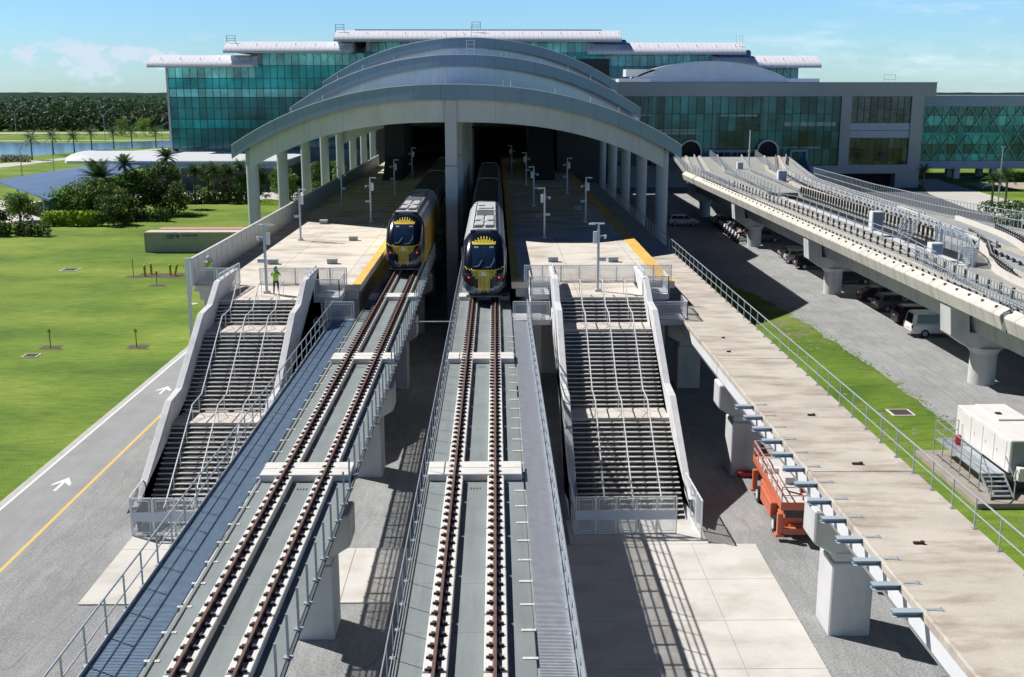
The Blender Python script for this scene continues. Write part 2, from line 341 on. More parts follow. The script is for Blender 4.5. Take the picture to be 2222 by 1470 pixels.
# wheel tracks worn into the gravel
trk = mat('gravel_worn', (.27, .272, .27), .95, var=.15, scale=3, fine=.2); mb = MB()
for (pts) in ([(-19.5, 36), (-18.2, 44), (-18.6, 52), (-19.6, 64)], [(-16, 35), (-14.8, 39), (-12, 41)], [(31, 62), (31.2, 80), (31.5, 100), (31, 125)], [(12.4, 35), (12.9, 42), (12.1, 50), (11.2, 58)], [(-6, 34), (-3.2, 40), (-3, 52)]):
    for off in (0, 1.5):
        sp = []
        for i in range(len(pts) - 1):
            p, q = pts[i], pts[i + 1]
            for k in range(10): sp.append((p[0] + (q[0] - p[0]) * k / 10 + off, p[1] + (q[1] - p[1]) * k / 10))
        for k, (p, q) in enumerate(zip(sp, sp[1:])):
            if mnoise.noise(Vector((p[0] * .5, p[1] * .5, off))) < -.12: continue
            w = .09 + .05 * mnoise.noise(Vector((p[0] * 2, p[1] * 2, 1))); mb.quad((p[0] - w, p[1], .0092), (p[0] + w, p[1], .0092), (q[0] + w, q[1], .0092), (q[0] - w, q[1], .0092))
struct('wheel_tracks', mb, trk)
# pond, far roads and paths
water = mat('pond_water', (.10, .19, .30), .12, var=.0, spec=.5, bump=.06, bscale=.6)
pond = [(-210, 335), (-150, 338), (-148, 366), (-143, 392), (-136, 402), (-124, 417), (-120, 440), (-137, 476), (-160, 450), (-200, 457), (-300, 455), (-420, 430), (-420, 335)]
sheet(wobble(pond, 1.5, 8, 3), .012, 'pond_water', water)
lr = mat('light_road', (.52, .50, .46), .9, var=.08, scale=.2)
sheet([(-137, 300), (-134.2, 312), (-130, 345), (-121, 395), (-110, 440), (-113.5, 440), (-126, 395), (-136, 345), (-150, 300)], .008, 'park_path', lr)
sheet([(-700, 545), (-235, 552), (-120, 560), (-120, 572), (-235, 566), (-700, 560)], .010, 'far_road', lr)
sheet([(-420, 462), (-200, 470), (-110, 480), (-110, 484), (-200, 475), (-420, 468)], .010, 'pond_path', lr)
sheet([(52, 120), (70, 120), (84, 150), (84, 196), (88, 224), (91, 238), (52, 238)], .0085, 'parking_lot', mat('parking_asphalt', (.10, .105, .11), .9, var=.12, fine=.1))
sheet([(94, 244), (88, 224), (84, 196), (84, 150), (96, 150), (97, 196), (100, 226), (104, 262), (220, 320), (220, 326), (98, 262)], .010, 'service_road', lr)
sheet(wobble([(104, 236), (150, 236), (165, 252), (118, 256), (106, 250)], 2.0, 4, 9), .009, 'bare_ground', mat('bare_soil', (.40, .35, .27), .95, var=.2, scale=.3))
sheet([(-130, 168), (-66, 178), (-66, 186), (-72, 210), (-96, 214), (-130, 200)], .009, 'plaza_paving', lr)
sheet([(-80, 214), (-30, 214), (-30, 245), (-80, 245)], .009, 'entrance_paving', lr)
# bridge deck of fill: far woods as one mass
def leafmat(name, c1, c2, rough=.6):
    if name in MATS: return MATS[name]
    m = bpy.data.materials.new(name); m.use_nodes = True; t = m.node_tree; b = t.nodes['Principled BSDF']; b.inputs['Roughness'].default_value = rough
    b.inputs['Specular IOR Level'].default_value = .25
    n, l = t.nodes.new, t.links.new; geo = n('ShaderNodeNewGeometry')
    r = n('ShaderNodeValToRGB'); r.color_ramp.elements[0].color = (*c1, 1); r.color_ramp.elements[1].color = (*c2, 1)
    l(geo.outputs['Random Per Island'], r.inputs[0]); oi = n('ShaderNodeObjectInfo'); orr = n('ShaderNodeMapRange'); l(oi.outputs['Random'], orr.inputs[0]); orr.inputs[3].default_value = .75; orr.inputs[4].default_value = 1.35
    nz = n('ShaderNodeTexNoise'); nz.inputs['Scale'].default_value = .45; l(geo.outputs['Position'], nz.inputs['Vector']); nr = n('ShaderNodeMapRange'); l(nz.outputs[0], nr.inputs[0]); nr.inputs[1].default_value = .3; nr.inputs[2].default_value = .7; nr.inputs[3].default_value = .7; nr.inputs[4].default_value = 1.35
    mm = n('ShaderNodeMath'); mm.operation = 'MULTIPLY'; l(orr.outputs[0], mm.inputs[0]); l(nr.outputs[0], mm.inputs[1])
    vs_ = n('ShaderNodeVectorMath'); vs_.operation = 'SCALE'; l(r.outputs[0], vs_.inputs[0]); l(mm.outputs[0], vs_.inputs['Scale']); l(vs_.outputs[0], b.inputs['Base Color'])
    tl = n('ShaderNodeBsdfTranslucent'); l(vs_.outputs[0], tl.inputs[0]); ms = n('ShaderNodeMixShader'); ms.inputs[0].default_value = .35
    l(b.outputs[0], ms.inputs[1]); l(tl.outputs[0], ms.inputs[2]); l(ms.outputs[0], t.nodes['Material Output'].inputs[0])
    MATS[name] = m; return m
def leaves(mb, c, rx, rz, n, s, R_, flat=.0):
    """leaf-sized faces through the volume of an ellipsoid clump"""
    for _ in range(n):
        while True:
            d = Vector((R_.uniform(-1, 1), R_.uniform(-1, 1), R_.uniform(-1, 1)))
            if .25 < d.length < 1: break
        if R_.random() < .65: d = d.normalized() * R_.uniform(.78, 1.05)
        p = Vector(c) + Vector((d.x * rx, d.y * rx, d.z * rz))
        nn = (d + Vector((R_.uniform(-1, 1), R_.uniform(-1, 1), R_.uniform(-.4, 1)))).normalized()
        a = nn.orthogonal().normalized(); a = Matrix.Rotation(R_.uniform(0, 6.28), 3, nn) @ a; b = nn.cross(a)
        q = s * R_.uniform(.6, 1.3)
        mb.add([p - a * q, p + b * q * .5, p + a * q, p - b * q * .5], [(0, 1, 2, 3)])
wood_leaf = leafmat('woodland_leaf', (.014, .036, .012), (.045, .078, .030))
RF = random.Random(11)
mb = MB()
for row, (y0, hh) in enumerate([(584, 8.0), (590, 10.5), (602, 12.0), (618, 13.0), (640, 13.2), (675, 13.0), (720, 12.8)]):
    x = -560 if row else -560
    while x < -95:
        x += RF.uniform(3.2, 6.0) * (1 + .12 * row); y = y0 + RF.uniform(-5, 5) + (x + 240) * .16; h = hh * RF.uniform(.8, 1.15); r = RF.uniform(2.6, 4.6)
        if x < -340 and RF.random() < .5: continue
        leaves(mb, (x, y, h - r * .9), r, r * 1.05, 46, .95, RF)
        leaves(mb, (x + RF.uniform(-2, 2), y - 1, h * .42), r * 1.15, h * .46, 34 if row < 4 else 14, 1.15, RF)
for (y0, hh) in ((780, 12.6), (900, 12.4), (1050, 12.2), (1250, 12.2), (1550, 12.2), (2000, 12.0)):
    for (xa, xb) in ((-.62 * y0, -.26 * y0), (.34 * y0, .52 * y0)):
        x = xa
        while x < xb:
            x += RF.uniform(4, 8) * y0 / 900; r = RF.uniform(3, 5.5) * (y0 / 900) ** .5
            leaves(mb, (x, y0 + RF.uniform(-30, 30), hh * RF.uniform(.85, 1.15) - r), r * 1.2, r, 16, 1.6 * (y0 / 900) ** .6, RF)
mb.build('woodland', wood_leaf, kind='stuff', label='dark green woodland edge beyond the pond and far road', category='woodland')
# the canopy surface of the woods running on to the horizon
mb = MB(); rows = []
ys = [600 * (1.085 ** i) for i in range(30)]
for y in ys:
    rw = []; nx = 150
    for i in range(nx + 1):
        x = -1 * y * .62 + (y * 1.3) * i / nx
        z = (7.0 if y < 2000 else 8.6) + 2.2 * mnoise.noise(Vector((x * .03, y * .03, 1))) + 2.6 * mnoise.noise(Vector((x * .006, y * .004, 5))) + 2.0 * mnoise.noise(Vector((x * .11, y * .11, 1)))
        if y > 2400: z += 1.0
        z -= 9 * max(0, (642 + (x + 240) * .0 - y) / 60)
        rw.append((x, y, z))
    rows.append(rw)
mb.grid(rows)
mb.build('distant_forest', mat('distant_forest', (.016, .042, .022), .95, var=.5, scale=.05, spec=.05), kind='stuff', label='flat dark forest stretching to the horizon', category='forest', smooth=180)
# ================================================================ rail viaducts
CB = [2.67, 20.87, 39.07, 57.27, 75.47, 93.67, 111.87, 130.07, 148.27]      # cross beams (start of each)
def viaduct(name, label, x0, x1, z, dm, gx0, gx1, cx0, cx1, capx0, capx1, y1=240):
    t = thing(name, label, 'rail viaduct')
    c = [CB[0]] + CB[1:]
    for i, y in enumerate(CB[:-1]):
        if y + 18 < 19: continue
        a = y + .72 + .03; b = CB[i + 1] + .72 - .03 if i < len(CB) - 2 else y1
        mb = MB(); mb.box(x0, x1, a, b, z - .27, z); mb.box(x0 - .002, x0 + .12, a, b, z, z + .05)
        mb.build('deck', dm, t, bevel=.02)
        g = MB(); k = (gx1 - gx0) * .18
        g.prism([(gx0, z - .27), (gx0, z - .95), (gx0 + k, z - 1.9), (gx1 - k, z - 1.9), (gx1, z - .95), (gx1, z - .27)], a + .02, b - .02, 'y')
        g.build('girder', mat('girder_concrete', (.74, .75, .76), .7, var=.05, scale=.6, stain=(.5, .5, .5), stain_amt=.3, stain_scale=(1, .3, 1)), t, bevel=.03)
    for y in CB[2:-1]:
        ya = y - .2
        m_ = MB(); m_.box(cx0, cx1, ya, ya + 1.75, -.3, 3.0)
        p = m_.build('pier', pier_conc(), t, bevel=.05)
        m_ = MB(); m_.box(cx0 + .06, cx1 - .06, ya + .06, ya + 1.69, 3.0, 3.42)
        m_.prism([(capx0, 3.7), (cx0 - .05, 3.3), (cx1 + .05, 3.3), (capx1, 3.7), (capx1, z - 1.9), (gx1 + .1, z - 1.9), (gx1 + .1, z - 1.5), (capx0, z - 1.25)] if False else
                 [(capx0, 3.75), (cx0 - .02, 3.32), (cx1 + .02, 3.32), (capx1, 3.75), (capx1, z - 1.3), (capx0, z - 1.3)], ya + .1, ya + 1.65, 'y')
        m_.build('pier_cap', pier_conc(), p, bevel=.06)
    return t
vL = viaduct('rail_viaduct', 'concrete viaduct with dark grey deck carrying the track of the left train', -8.85, -5.38, 6.30, deck_conc(), -8.3, -5.9, -7.72, -6.2, -8.75, -5.5)
vR = viaduct('rail_viaduct', 'concrete viaduct with dark grey deck carrying the track of the right train', -2.62, 1.02, 6.30, deck_conc(), -2.1, .5, -1.55, -.05, -2.5, .8)
vT = viaduct('rail_viaduct', 'empty stained concrete viaduct without rails, right of the stairs', 11.85, 15.95, 6.35, third_conc(), 11.98, 15.6, 12.75, 14.35, 12.0, 15.75)

def track(name, label, xc, x0, x1):
    t = thing(name, label, 'railway track')
    rails = [xc - .755, xc + .755]
    for xr in rails:
        mb = MB(); mb.prism([(xr - .07, 6.565), (xr + .07, 6.565), (xr + .02, 6.60), (xr + .02, 6.67), (xr + .037, 6.69), (xr + .037, 6.725), (xr - .037, 6.725), (xr - .037, 6.69), (xr - .02, 6.67), (xr - .02, 6.60)], 18, 240, 'y')
        mb.build('rail', rust(), t)
    for y in CB[1:-1]:
        mb = MB()
        mb.box(x0 + .02, x1 - .02, y, y + .70, 6.302, 6.58); mb.box(x0 + .02, x1 - .02, y + .73, y + 1.45, 6.302, 6.58)
        mb.build('cross_beam', white_conc(), t, bevel=.02)
        js = [1.47, 3.9, 6.97, 10.02, 13.07, 16.12, 18.18]
        for xr in rails:
            for a, b in zip(js, js[1:]):
                if y + b < 20: continue
                mb = MB(); mb.box(xr - .285, xr + .325, y + a + .045, y + b - .045, 6.302, 6.55)
                mb.box(xr + .18, xr + .34, y + b - .05, y + b + .05, 6.302, 6.42)
                mb.build('plinth', white_conc(), t, bevel=.025)
    f = MB(); f.box(-.13, .13, -.13, .13, 6.552, 6.575); f.box(-.17, -.075, -.07, .07, 6.57, 6.635); f.box(.075, .17, -.07, .07, 6.57, 6.635)
    f.box(-.235, -.15, -.03, .03, 6.555, 6.60); f.box(.15, .235, -.03, .03, 6.555, 6.60)
    f.cur = 1; f.tube([(.20, 0, 6.60), (.20, 0, 6.625)], .022, 6); f.tube([(-.20, 0, 6.60), (-.20, 0, 6.625)], .022, 6)
    first = f.build('rail_fastener', [clipm(), galv()], t); used = 0
    yy = 20.9 + .3
    far = MB()
    while yy < 102:
        for xr in rails:
            if used < 100:
                o = first if used == 0 else first.copy()
                if used: COL.objects.link(o); o.parent = t
                o.location = (xr, yy, 0); used += 1
            else:
                far.box(xr - .17, xr + .17, yy - .15, yy + .15, 6.552, 6.58); far.box(xr - .27, xr - .075, yy - .06, yy + .06, 6.56, 6.63); far.box(xr + .075, xr + .27, yy - .06, yy + .06, 6.56, 6.63)
        yy += .605
    far.build('rail_fastener', clipm(), t, kind='stuff')
    d = MB()
    for y in (38.2, 56.4, 74.6):
        for k in range(4): d.box(xc - .15 + k * .11, xc - .11 + k * .11, y, y + .16, 6.30, 6.312)
    d.build('drain_slot', dark(), t)
    return t
track('railway_track', 'rust brown rails on white plinths leading to the left train', -7.13, -8.82, -5.42)
track('railway_track', 'rust brown rails on white plinths leading to the right train', -.80, -2.58, .98)

# ---------------------------------------------------------------- walkways and railings
def railing(name, label, x, y0, y1, zb, h, sp, mids=(.5,), r=.024, pm=None, group=None, plate=True, topr=None, lean=0):
    t = thing(name, label, 'railing', group=group); pm = pm or galv()
    post = None; n = int((y1 - y0) / sp)
    for i in range(n + 1):
        y = y0 + i * sp
        if post is None:
            mb = MB(); mb.tube([(0, 0, 0), (0, 0, h)], r * 1.15, 6)
            if plate: mb.box(-.09, .09, -.07, .07, 0, .03)
            post = mb.build('post', pm, t); o = post
        else: o = post.copy(); COL.objects.link(o); o.parent = t
        o.location = (x, y, zb)
    mb = MB(); mb.tube([(x, y0 - .02, zb + h), (x, y0 + n * sp + .02, zb + h)], topr or r * 1.3, 6); mb.build('top_rail', pm, t)
    for q in mids:
        mb = MB(); mb.tube([(x, y0, zb + h * q), (x, y0 + n * sp, zb + h * q)], r, 6); mb.build('mid_rail', pm, t)
    return t
def walkway(name, label, x0, x1, y0, y1, z, out, gm):
    t = thing(name, label, 'walkway')
    mb = MB(); y = y0
    while y < y1: mb.box(x0, x1, y, y + .028, z - .03, z); y += .075
    mb.build('grating', gm, t)
    mb = MB()
    for k in range(3):
        x = x0 + .04 + (x1 - x0 - .08) * k / 2; mb.box(x - .02, x + .02, y0, y1, z - .10, z - .032)
    y = y0
    while y < y1: mb.box(x0, x1, y - .03, y + .03, z - .16, z - .034); y += 1.52
    mb.build('support_frame', gm, t)
    xk = x1 if out > 0 else x0
    mb = MB(); mb.box(xk - .012, xk + .012, y0, y1, z - .1, z + .12); mb.build('kick_plate', galv(), t)
    return t
walkway('steel_walkway', 'blue grey steel grating walkway along the left edge of the left track', -10.32, -8.95, 19.8, 68.7, 6.30, -1, galv_blue())
walkway('steel_walkway', 'pale steel grating walkway along the right edge of the right track', 1.08, 1.98, 19.8, 68.7, 6.30, 1, mat('grating_pale', (.50, .53, .58), .5, metal=.1, var=.08, scale=3))
railing('handrail', 'two rail galvanised railing outside the left grating walkway', -10.36, 21.05, 69.8, 6.3, 1.12, 1.52)
railing('handrail', 'galvanised railing beside the pale grating walkway right of the right track', 2.02, 21.05, 69.8, 6.3, 1.12, 1.52, mids=(.35, .68), r=.03)
railing('handrail', 'thin post railing on the left edge of the right track deck', -2.66, 21.3, 96, 6.32, 1.15, 1.52, mids=(.12,), r=.014)
t = thing('post_row', 'row of bare steel posts on the right edge of the left track deck', 'posts')
first = None
for i in range(50):
    if first is None:
        mb = MB(); mb.box(-.03, .03, -.03, .03, 0, 1.2); mb.box(-.12, .12, -.08, .08, -.02, .03); first = mb.build('post', galv(), t); o = first
    else: o = first.copy(); COL.objects.link(o); o.parent = t
    o.location = (-5.31, 21.2 + 1.525 * i, 6.42)
mb = MB(); mb.tube([(-5.30, 19, 6.33), (-5.30, 98, 6.33)], .05, 6); mb.build('conduit', mat('dark_pipe', (.10, .12, .13), .5, var=.05), t)
# bolted white bracket plates along both deck edges
for nm, xx, sg, n in (('left', -8.80, 1, 28), ('right', .86, -1, 28)):
    t = thing('bracket_plates', 'row of small pale bolted plates holding the grating walkway of the %s track' % nm, 'bracket plates'); f = None
    for i in range(n):
        if f is None:
            mb = MB(); mb.box(-.2, .2, -.055, .055, 0, .02); mb.cyl((-.12, 0), .015, .02, .035, 6); mb.cyl((.12, 0), .015, .02, .035, 6); f = mb.build('plate', white_conc(), t); o = f
        else: o = f.copy(); COL.objects.link(o); o.parent = t
        o.location = (xx, 22.8 + 1.52 * i, 6.302)
# third viaduct: railing and bare bracket beams
railing('handrail', 'long two rail galvanised railing on the right edge of the empty viaduct', 15.80, 21.3, 168, 6.35, 1.12, 1.83)
gb = None
for i in range(13):
    if gb is None:
        gb = thing('bracket_beam', 'x', 'steel bracket', group='steel beams sticking out of the empty viaduct')
        mb = MB(); mb.box(-.95, .02, -.14, .14, .13, .145); mb.box(-.95, .02, -.14, .14, -.02, -.005); mb.box(-.95, .02, -.008, .008, -.005, .13)
        mb.build('beam', mat('zinc_beam', (.50, .58, .64), .45, metal=.25, var=.06), gb)
        mb = MB(); mb.prism([(0, -.055), (.22, -.05), (.50, -.11), (.50, .11), (.22, .05), (0, .055)], .147, .165, 'z'); mb.cyl((.42, -.06), .018, .165, .19, 6); mb.cyl((.42, .06), .018, .165, .19, 6); mb.build('fixing_plate', mat('zinc_plate', (.52, .58, .62), .4, metal=.4), gb)
        o = gb
    else: o = dup(gb, (0, 0, 0))
    o.location = (11.98, 28.3 + 1.72 * i, 6.205)
    o['label'] = 'grey steel I-beam jutting from the left edge of the empty viaduct, %s of the row' % ORD[i]
# little scrap pieces on the empty deck
sm = mat('scrap', (.07, .035, .03), .8, var=.3, scale=20)
for (x, y, s, lab) in [(14.05, 47.2, .16, 'dark scrap metal lying halfway along the empty viaduct'), (14.0, 40.6, .2, 'dark scrap metal on the empty viaduct just behind the deck joint'), (13.5, 32.9, .17, 'dark scrap metal on the empty viaduct nearest the viewer'), (12.9, 59.5, .11, 'small dark debris on the empty viaduct beside the upper stairs'), (13.3, 63.0, .09, 'tiny dark debris on the far part of the empty viaduct')]:
    mb = MB(); mb.box(-s, s * .2, -s * .3, s * .3, 0, .07); mb.box(s * .3, s, -s * .4, s * .2, 0, .1); mb.box(-s * .2, s * .6, -s * .1, s * .1, 0, .04)
    o = mb.build('scrap_metal', sm, loc=(x, y, 6.352)); o['label'] = lab; o['category'] = 'scrap'
mb = MB(); mb.box(-5.3, -2.65, 70.0, 70.06, 5.9, 5.96); o = mb.build('conduit_pipe', white_paint()); o['label'] = 'thin white pipe spanning between the two track viaducts'; o['category'] = 'pipe'

# ================================================================ platforms
slabm = mat('platform_edge_concrete', (.46, .46, .45), .8, var=.08, scale=1)
yel = mat('tactile_yellow', (.80, .50, .11), .7, var=.08, scale=3, bump=.2, bscale=30, stain=(.5, .3, .08), stain_amt=.5, stain_scale=(1, .4, 1))
def platform(label, x0, x1, y0, y1, strips, cols):
    t = thing('station_platform', label, 'platform')
    mb = MB(); mb.box(x0, x1, y0, y1, 7.45, 7.896); mb.build('slab', plat_conc(), t, bevel=.03)
    for a, b in strips:
        mb = MB(); mb.box(a, b, y0 + .02, y1, 7.90, 7.915); mb.build('tactile_strip', yel, t)
    mb = MB(); mb.box(x0 + .9, x1 - .9, y0 + 6, y1, 0, 7.447); mb.build('base_wall', slabm, t)
    for x in cols:
        mb = MB(); mb.box(x, x + 1.1, y0 + .5, y0 + 1.6, 0, 7.447); mb.build('column', pier_conc(), t, bevel=.03)
    mb = MB(); mb.box(x0 + .3, x1 - .3, y0 + .25, y0 + .9, 6.85, 7.447); mb.build('edge_beam', pier_conc(), t, bevel=.03)
    return t
platform('left concrete platform with one yellow edge strip beside the left train', -20.1, -8.98, 72.76, 235, [(-9.55, -8.985)], [-19.6, -11.5])
platform('right concrete platform with yellow strips on both edges', 1.05, 12.1, 73.6, 235, [(1.055, 1.62), (11.1, 12.095)], [2.0, 10.5])
# ================================================================ staircases
white_n = mat('step_nosing', (.72, .70, .67), .7, var=.05)
tread = mat('step_concrete', (.155, .148, .138), .8, var=.2, scale=1.5, stain=(.22, .2, .18), stain_amt=.35, stain_scale=(1, 3, 3))
def staircase(label, xi0, xi1, top, rails, yoff=0):
    t = thing('staircase', label, 'staircase')
    rs = .1717; rn = .30
    y = 67.35 + yoff; z = 7.9
    mb = MB(); mb.box(xi0, xi1, y, top, 7.55, 7.893); mb.build('upper_landing', plat_conc(), t)
    prof = [(top, 7.9), (y, 7.9)]
    flights = []
    for n, land in ((7, 2.1), (19, 2.0), (20, 0)):
        ys, zs = y, z; mb = MB()
        for k in range(1, n):
            zz = z - rs * k; yy = y - rn * k
            mb.cur = 0; mb.box(xi0 + .004, xi1 - .004, yy, yy + rn + .02, zz - .075, zz)
            mb.cur = 1; mb.box(xi0 + .006, xi1 - .006, yy - .014, yy + .070, zz - .04, zz + .004)
            mb.cur = 2; mb.box(xi0 + .01, xi1 - .01, yy + rn + .05, yy + rn + .09, zz + .0, zz + rs - .08)
        z -= rs * n; y -= rn * (n - 1)
        mb.build('flight', [tread, white_n, mat('riser', (.10, .10, .10), .9, var=.1)], t)
        prof.append((y, z + rs))
        for xx in (xi0 + .9, (xi0 + xi1) / 2, xi1 - 1.0):
            s_ = MB(); s_.add([(xx, ys, zs - .1), (xx, y, z + rs - .1), (xx, y, z + rs - .55), (xx, ys, zs - .55), (xx + .2, ys, zs - .1), (xx + .2, y, z + rs - .1), (xx + .2, y, z + rs - .55), (xx + .2, ys, zs - .55)],
                   [(0, 1, 2, 3), (7, 6, 5, 4), (0, 4, 5, 1), (1, 5, 6, 2), (2, 6, 7, 3), (3, 7, 4, 0)])
            s_.build('stringer', mat('stringer_concrete', (.16, .16, .16), .8, var=.05), t)
        if land:
            mb = MB(); mb.box(xi0 + .002, xi1 - .002, y - land, y, z - .25, z); mb.cur = 1
            w = (xi1 - xi0)
            for q in range(1, 4):   # zigzag handrail shadow and joints, painted as thin dark bars
                xx = xi0 + w * q / 4; zz = z + .003
                for (p0, p1) in (((xx - .2, y - .1), (xx + .25, y - land * .5)), ((xx + .25, y - land * .5), (xx - .1, y - land + .08))):
                    mb.bar((p0[0], p0[1], zz), (p1[0], p1[1], zz), .03, .01)
            mb.build('landing', [mat('landing_concrete', (.58, .54, .49), .8, var=.12, scale=1.2, stain=(.3, .24, .2), stain_amt=.5, stain_scale=(1, 1.5, 1)), mat('joint_and_shadow', (.10, .09, .08), .9)], t)
            prof.append((y, z)); prof.append((y - land, z)); y -= land
    # solid side walls: top follows the steps about 0.95 m above them
    H_ = .92
    def wall(x0, x1, deep):
        topl = [(top + .0, 9.0), (67.35 + yoff + .4, 9.0), (65.55 + yoff + .2, 7.92), (63.45 + yoff + .2, 7.80), (58.05 + yoff + .3, 4.72), (56.05 + yoff + .3, 4.58), (50.35 + yoff + .2, 1.25), (50.35 + yoff - .5, 1.15)]
        bot = [(50.35 + yoff - .5, 0), (54.2 + yoff, 0)] + ([(63.2 + yoff, 5.2), (66 + yoff, 6.2), (68 + yoff, 6.8), (top, 6.8)] if not deep else [(62.0 + yoff, 3.6), (64.8 + yoff, 4.6), (65.6 + yoff, 3.0), (65.7 + yoff, 0), (top, 0)])
        mb = MB(); mb.prism(topl + bot[::-1], x0, x1, 'x'); return mb.build('side_wall', wall_conc(), t, bevel=.03)
    wall(xi0 - .38, xi0, False); wall(xi1, xi1 + .38, yoff < .1 and xi0 < 0)
    sm_ = mat('rail_white', (.70, .71, .72), .45, metal=.2, var=.05)
    # handrails in three lines
    zt = [(68.6 + yoff, 8.82), (67.5 + yoff, 8.82), (65.7 + yoff, 7.68), (63.6 + yoff, 7.62), (58.2 + yoff, 4.42), (56.3 + yoff, 4.36), (50.6 + yoff, 1.0), (50.3 + yoff, .92)]
    def zs_at(yq):
        for (a, b), (c, d) in zip(zt, zt[1:]):
            if c <= yq <= a: return d + (b - d) * (yq - c) / (a - c)
        return .92
    for x in rails:
        h = MB(); h.tube([(x, a, b) for a, b in zt], .034, 6)
        hr = h.build('handrail', sm_, t, smooth=50)
        yq = 68.4 + yoff
        while yq > 50.4:
            zz = zs_at(yq); MB().tube([(x, yq, zz), (x, yq, zz - .92)], .02, 5).build('handrail_post', sm_, hr); yq -= 1.35
    return t
staircase('left staircase of pale concrete with three white handrails descending from the left platform', -17.05, -12.1, 72.74, (-16.0, -14.65, -13.3))
staircase('right staircase of pale concrete with three white handrails descending from the right platform', 3.95, 9.25, 73.58, (5.3, 6.7, 8.1), .6)

# ---------------------------------------------------------------- mesh panel fences and gates
def panels(name, label, cat, pts, zb, h, m_=None, w=1.25, band=None, inner=True, group=None, z2=None):
    """framed mesh panels along a polyline"""
    t = thing(name, label, cat, group=group); wp = white_paint(); mm = m_ or meshp()
    for (a, b) in zip(pts, pts[1:]):
        A, B = Vector((*a, 0)), Vector((*b, 0)); n = max(1, round((B - A).length / w)); d = (B - A).normalized(); no = Vector((-d.y, d.x, 0))
        for i in range(n):
            p = A.lerp(B, i / n) + d * .03; q = A.lerp(B, (i + 1) / n) - d * .03
            f = MB(); zA, zB = zb, zb + h
            P_ = lambda v, z: (v.x, v.y, z)
            f.bar(P_(p, zA), P_(p, zB), .05); f.bar(P_(q, zA), P_(q, zB), .05)
            f.bar(P_(p, zB), P_(q, zB), .05); f.bar(P_(p, zA + .04), P_(q, zA + .04), .05)
            if inner:
                p2, q2 = p + d * .13, q - d * .13
                f.bar(P_(p2, zA + .17), P_(p2, zB - .13), .022); f.bar(P_(q2, zA + .17), P_(q2, zB - .13), .022); f.bar(P_(p2, zB - .13), P_(q2, zB - .13), .022); f.bar(P_(p2, zA + .17), P_(q2, zA + .17), .022)
            fr = f.build('panel_frame', wp, t)
            mb = MB(); mb.quad(P_(p, zA + .05), P_(q, zA + .05), P_(q, zB - .03), P_(p, zB - .03)); mb.build('mesh_infill', mm, fr)
            if band:
                mb = MB(); mb.add([], []); c0 = p - no * .03; c1 = q - no * .03
                mb.bar(P_(c0, zb + (band[0] + band[1]) / 2), P_(c1, zb + (band[0] + band[1]) / 2), .012, band[1] - band[0]); mb.build('kick_panel', mat('gate_band', (.55, .60, .70), .45, var=.03), fr)
    return t
panels('mesh_fence', 'white mesh fence across the head of the left staircase on the left platform', 'fence', [(-15.7, 72.9), (-12.15, 72.9), (-9.9, 72.9)], 7.9, 1.1)
panels('mesh_fence', 'long white mesh fence across the head of the right staircase on the right platform', 'fence', [(1.9, 73.8), (11.9, 73.8)], 7.9, 1.1)
panels('mesh_fence', 'white mesh side fence atop the left wall of the left staircase', 'fence', [(-17.25, 68.3), (-17.0, 72.9)], 8.0, 1.35, inner=False)
panels('mesh_fence', 'white mesh fence corner at the left end of the left platform edge', 'fence', [(-20.0, 72.9), (-17.05, 72.9)], 7.9, 1.1, w=1.5)
panels('mesh_fence', 'short white mesh fence atop the right wall of the left staircase', 'fence', [(-11.9, 69.3), (-11.9, 72.8)], 8.0, 1.2, inner=False)
panels('mesh_fence', 'short white mesh fence atop the left wall of the right staircase', 'fence', [(3.75, 70.2), (3.75, 73.7)], 8.0, 1.2, inner=False)
panels('mesh_fence', 'white mesh fence atop the right wall of the right staircase', 'fence', [(9.45, 69.6), (9.45, 73.7)], 8.0, 1.3, inner=False)
gt = thing('service_landing', 'small concrete service landing with mesh box left of the right staircase', 'landing')
def service(label, x0, x1, y0, y1, z, sides):
    t = thing('service_landing', label, 'landing')
    mb = MB(); mb.box(x0, x1, y0, y1, z - .35, z); mb.build('slab', pier_conc(), t, bevel=.02)
    for (a, b) in sides:
        A, B = Vector(a), Vector(b); d = (B - A).normalized()
        f = MB(); P_ = lambda v, q: (v.x, v.y, q)
        f.bar(P_(A, z), P_(A, z + 1.15), .05); f.bar(P_(B, z), P_(B, z + 1.15), .05); f.bar(P_(A, z + 1.15), P_(B, z + 1.15), .05); f.bar(P_(A, z + .08), P_(B, z + .08), .05)
        A2, B2 = A + d * .14, B - d * .14
        f.bar(P_(A2, z + .2), P_(A2, z + 1.0), .022); f.bar(P_(B2, z + .2), P_(B2, z + 1.0), .022); f.bar(P_(A2, z + 1.0), P_(B2, z + 1.0), .022); f.bar(P_(A2, z + .2), P_(B2, z + .2), .022)
        fr = f.build('panel_frame', white_paint(), t); mb = MB(); mb.quad(P_(A, z + .1), P_(B, z + .1), P_(B, z + 1.12), P_(A, z + 1.12)); mb.build('mesh_infill', meshp(), fr)
    return t
bpy.data.objects.remove(gt)
service('upper service landing with white mesh sides right of the left staircase', -11.7, -10.0, 70.0, 72.7, 7.55, [((-11.65, 70.05), (-10.05, 70.05)), ((-10.05, 70.05), (-10.05, 72.6))])
service('lower service landing with white mesh sides at the end of the left grating walkway', -11.6, -8.95, 68.75, 69.95, 6.3, [((-10.9, 68.9), (-9.0, 68.9)), ((-10.9, 69.9), (-10.9, 68.9))])
service('upper service landing with white mesh sides left of the right staircase', 2.2, 3.5, 70.9, 73.5, 7.55, [((2.25, 70.95), (3.5, 70.95)), ((2.25, 70.95), (2.25, 73.4))])
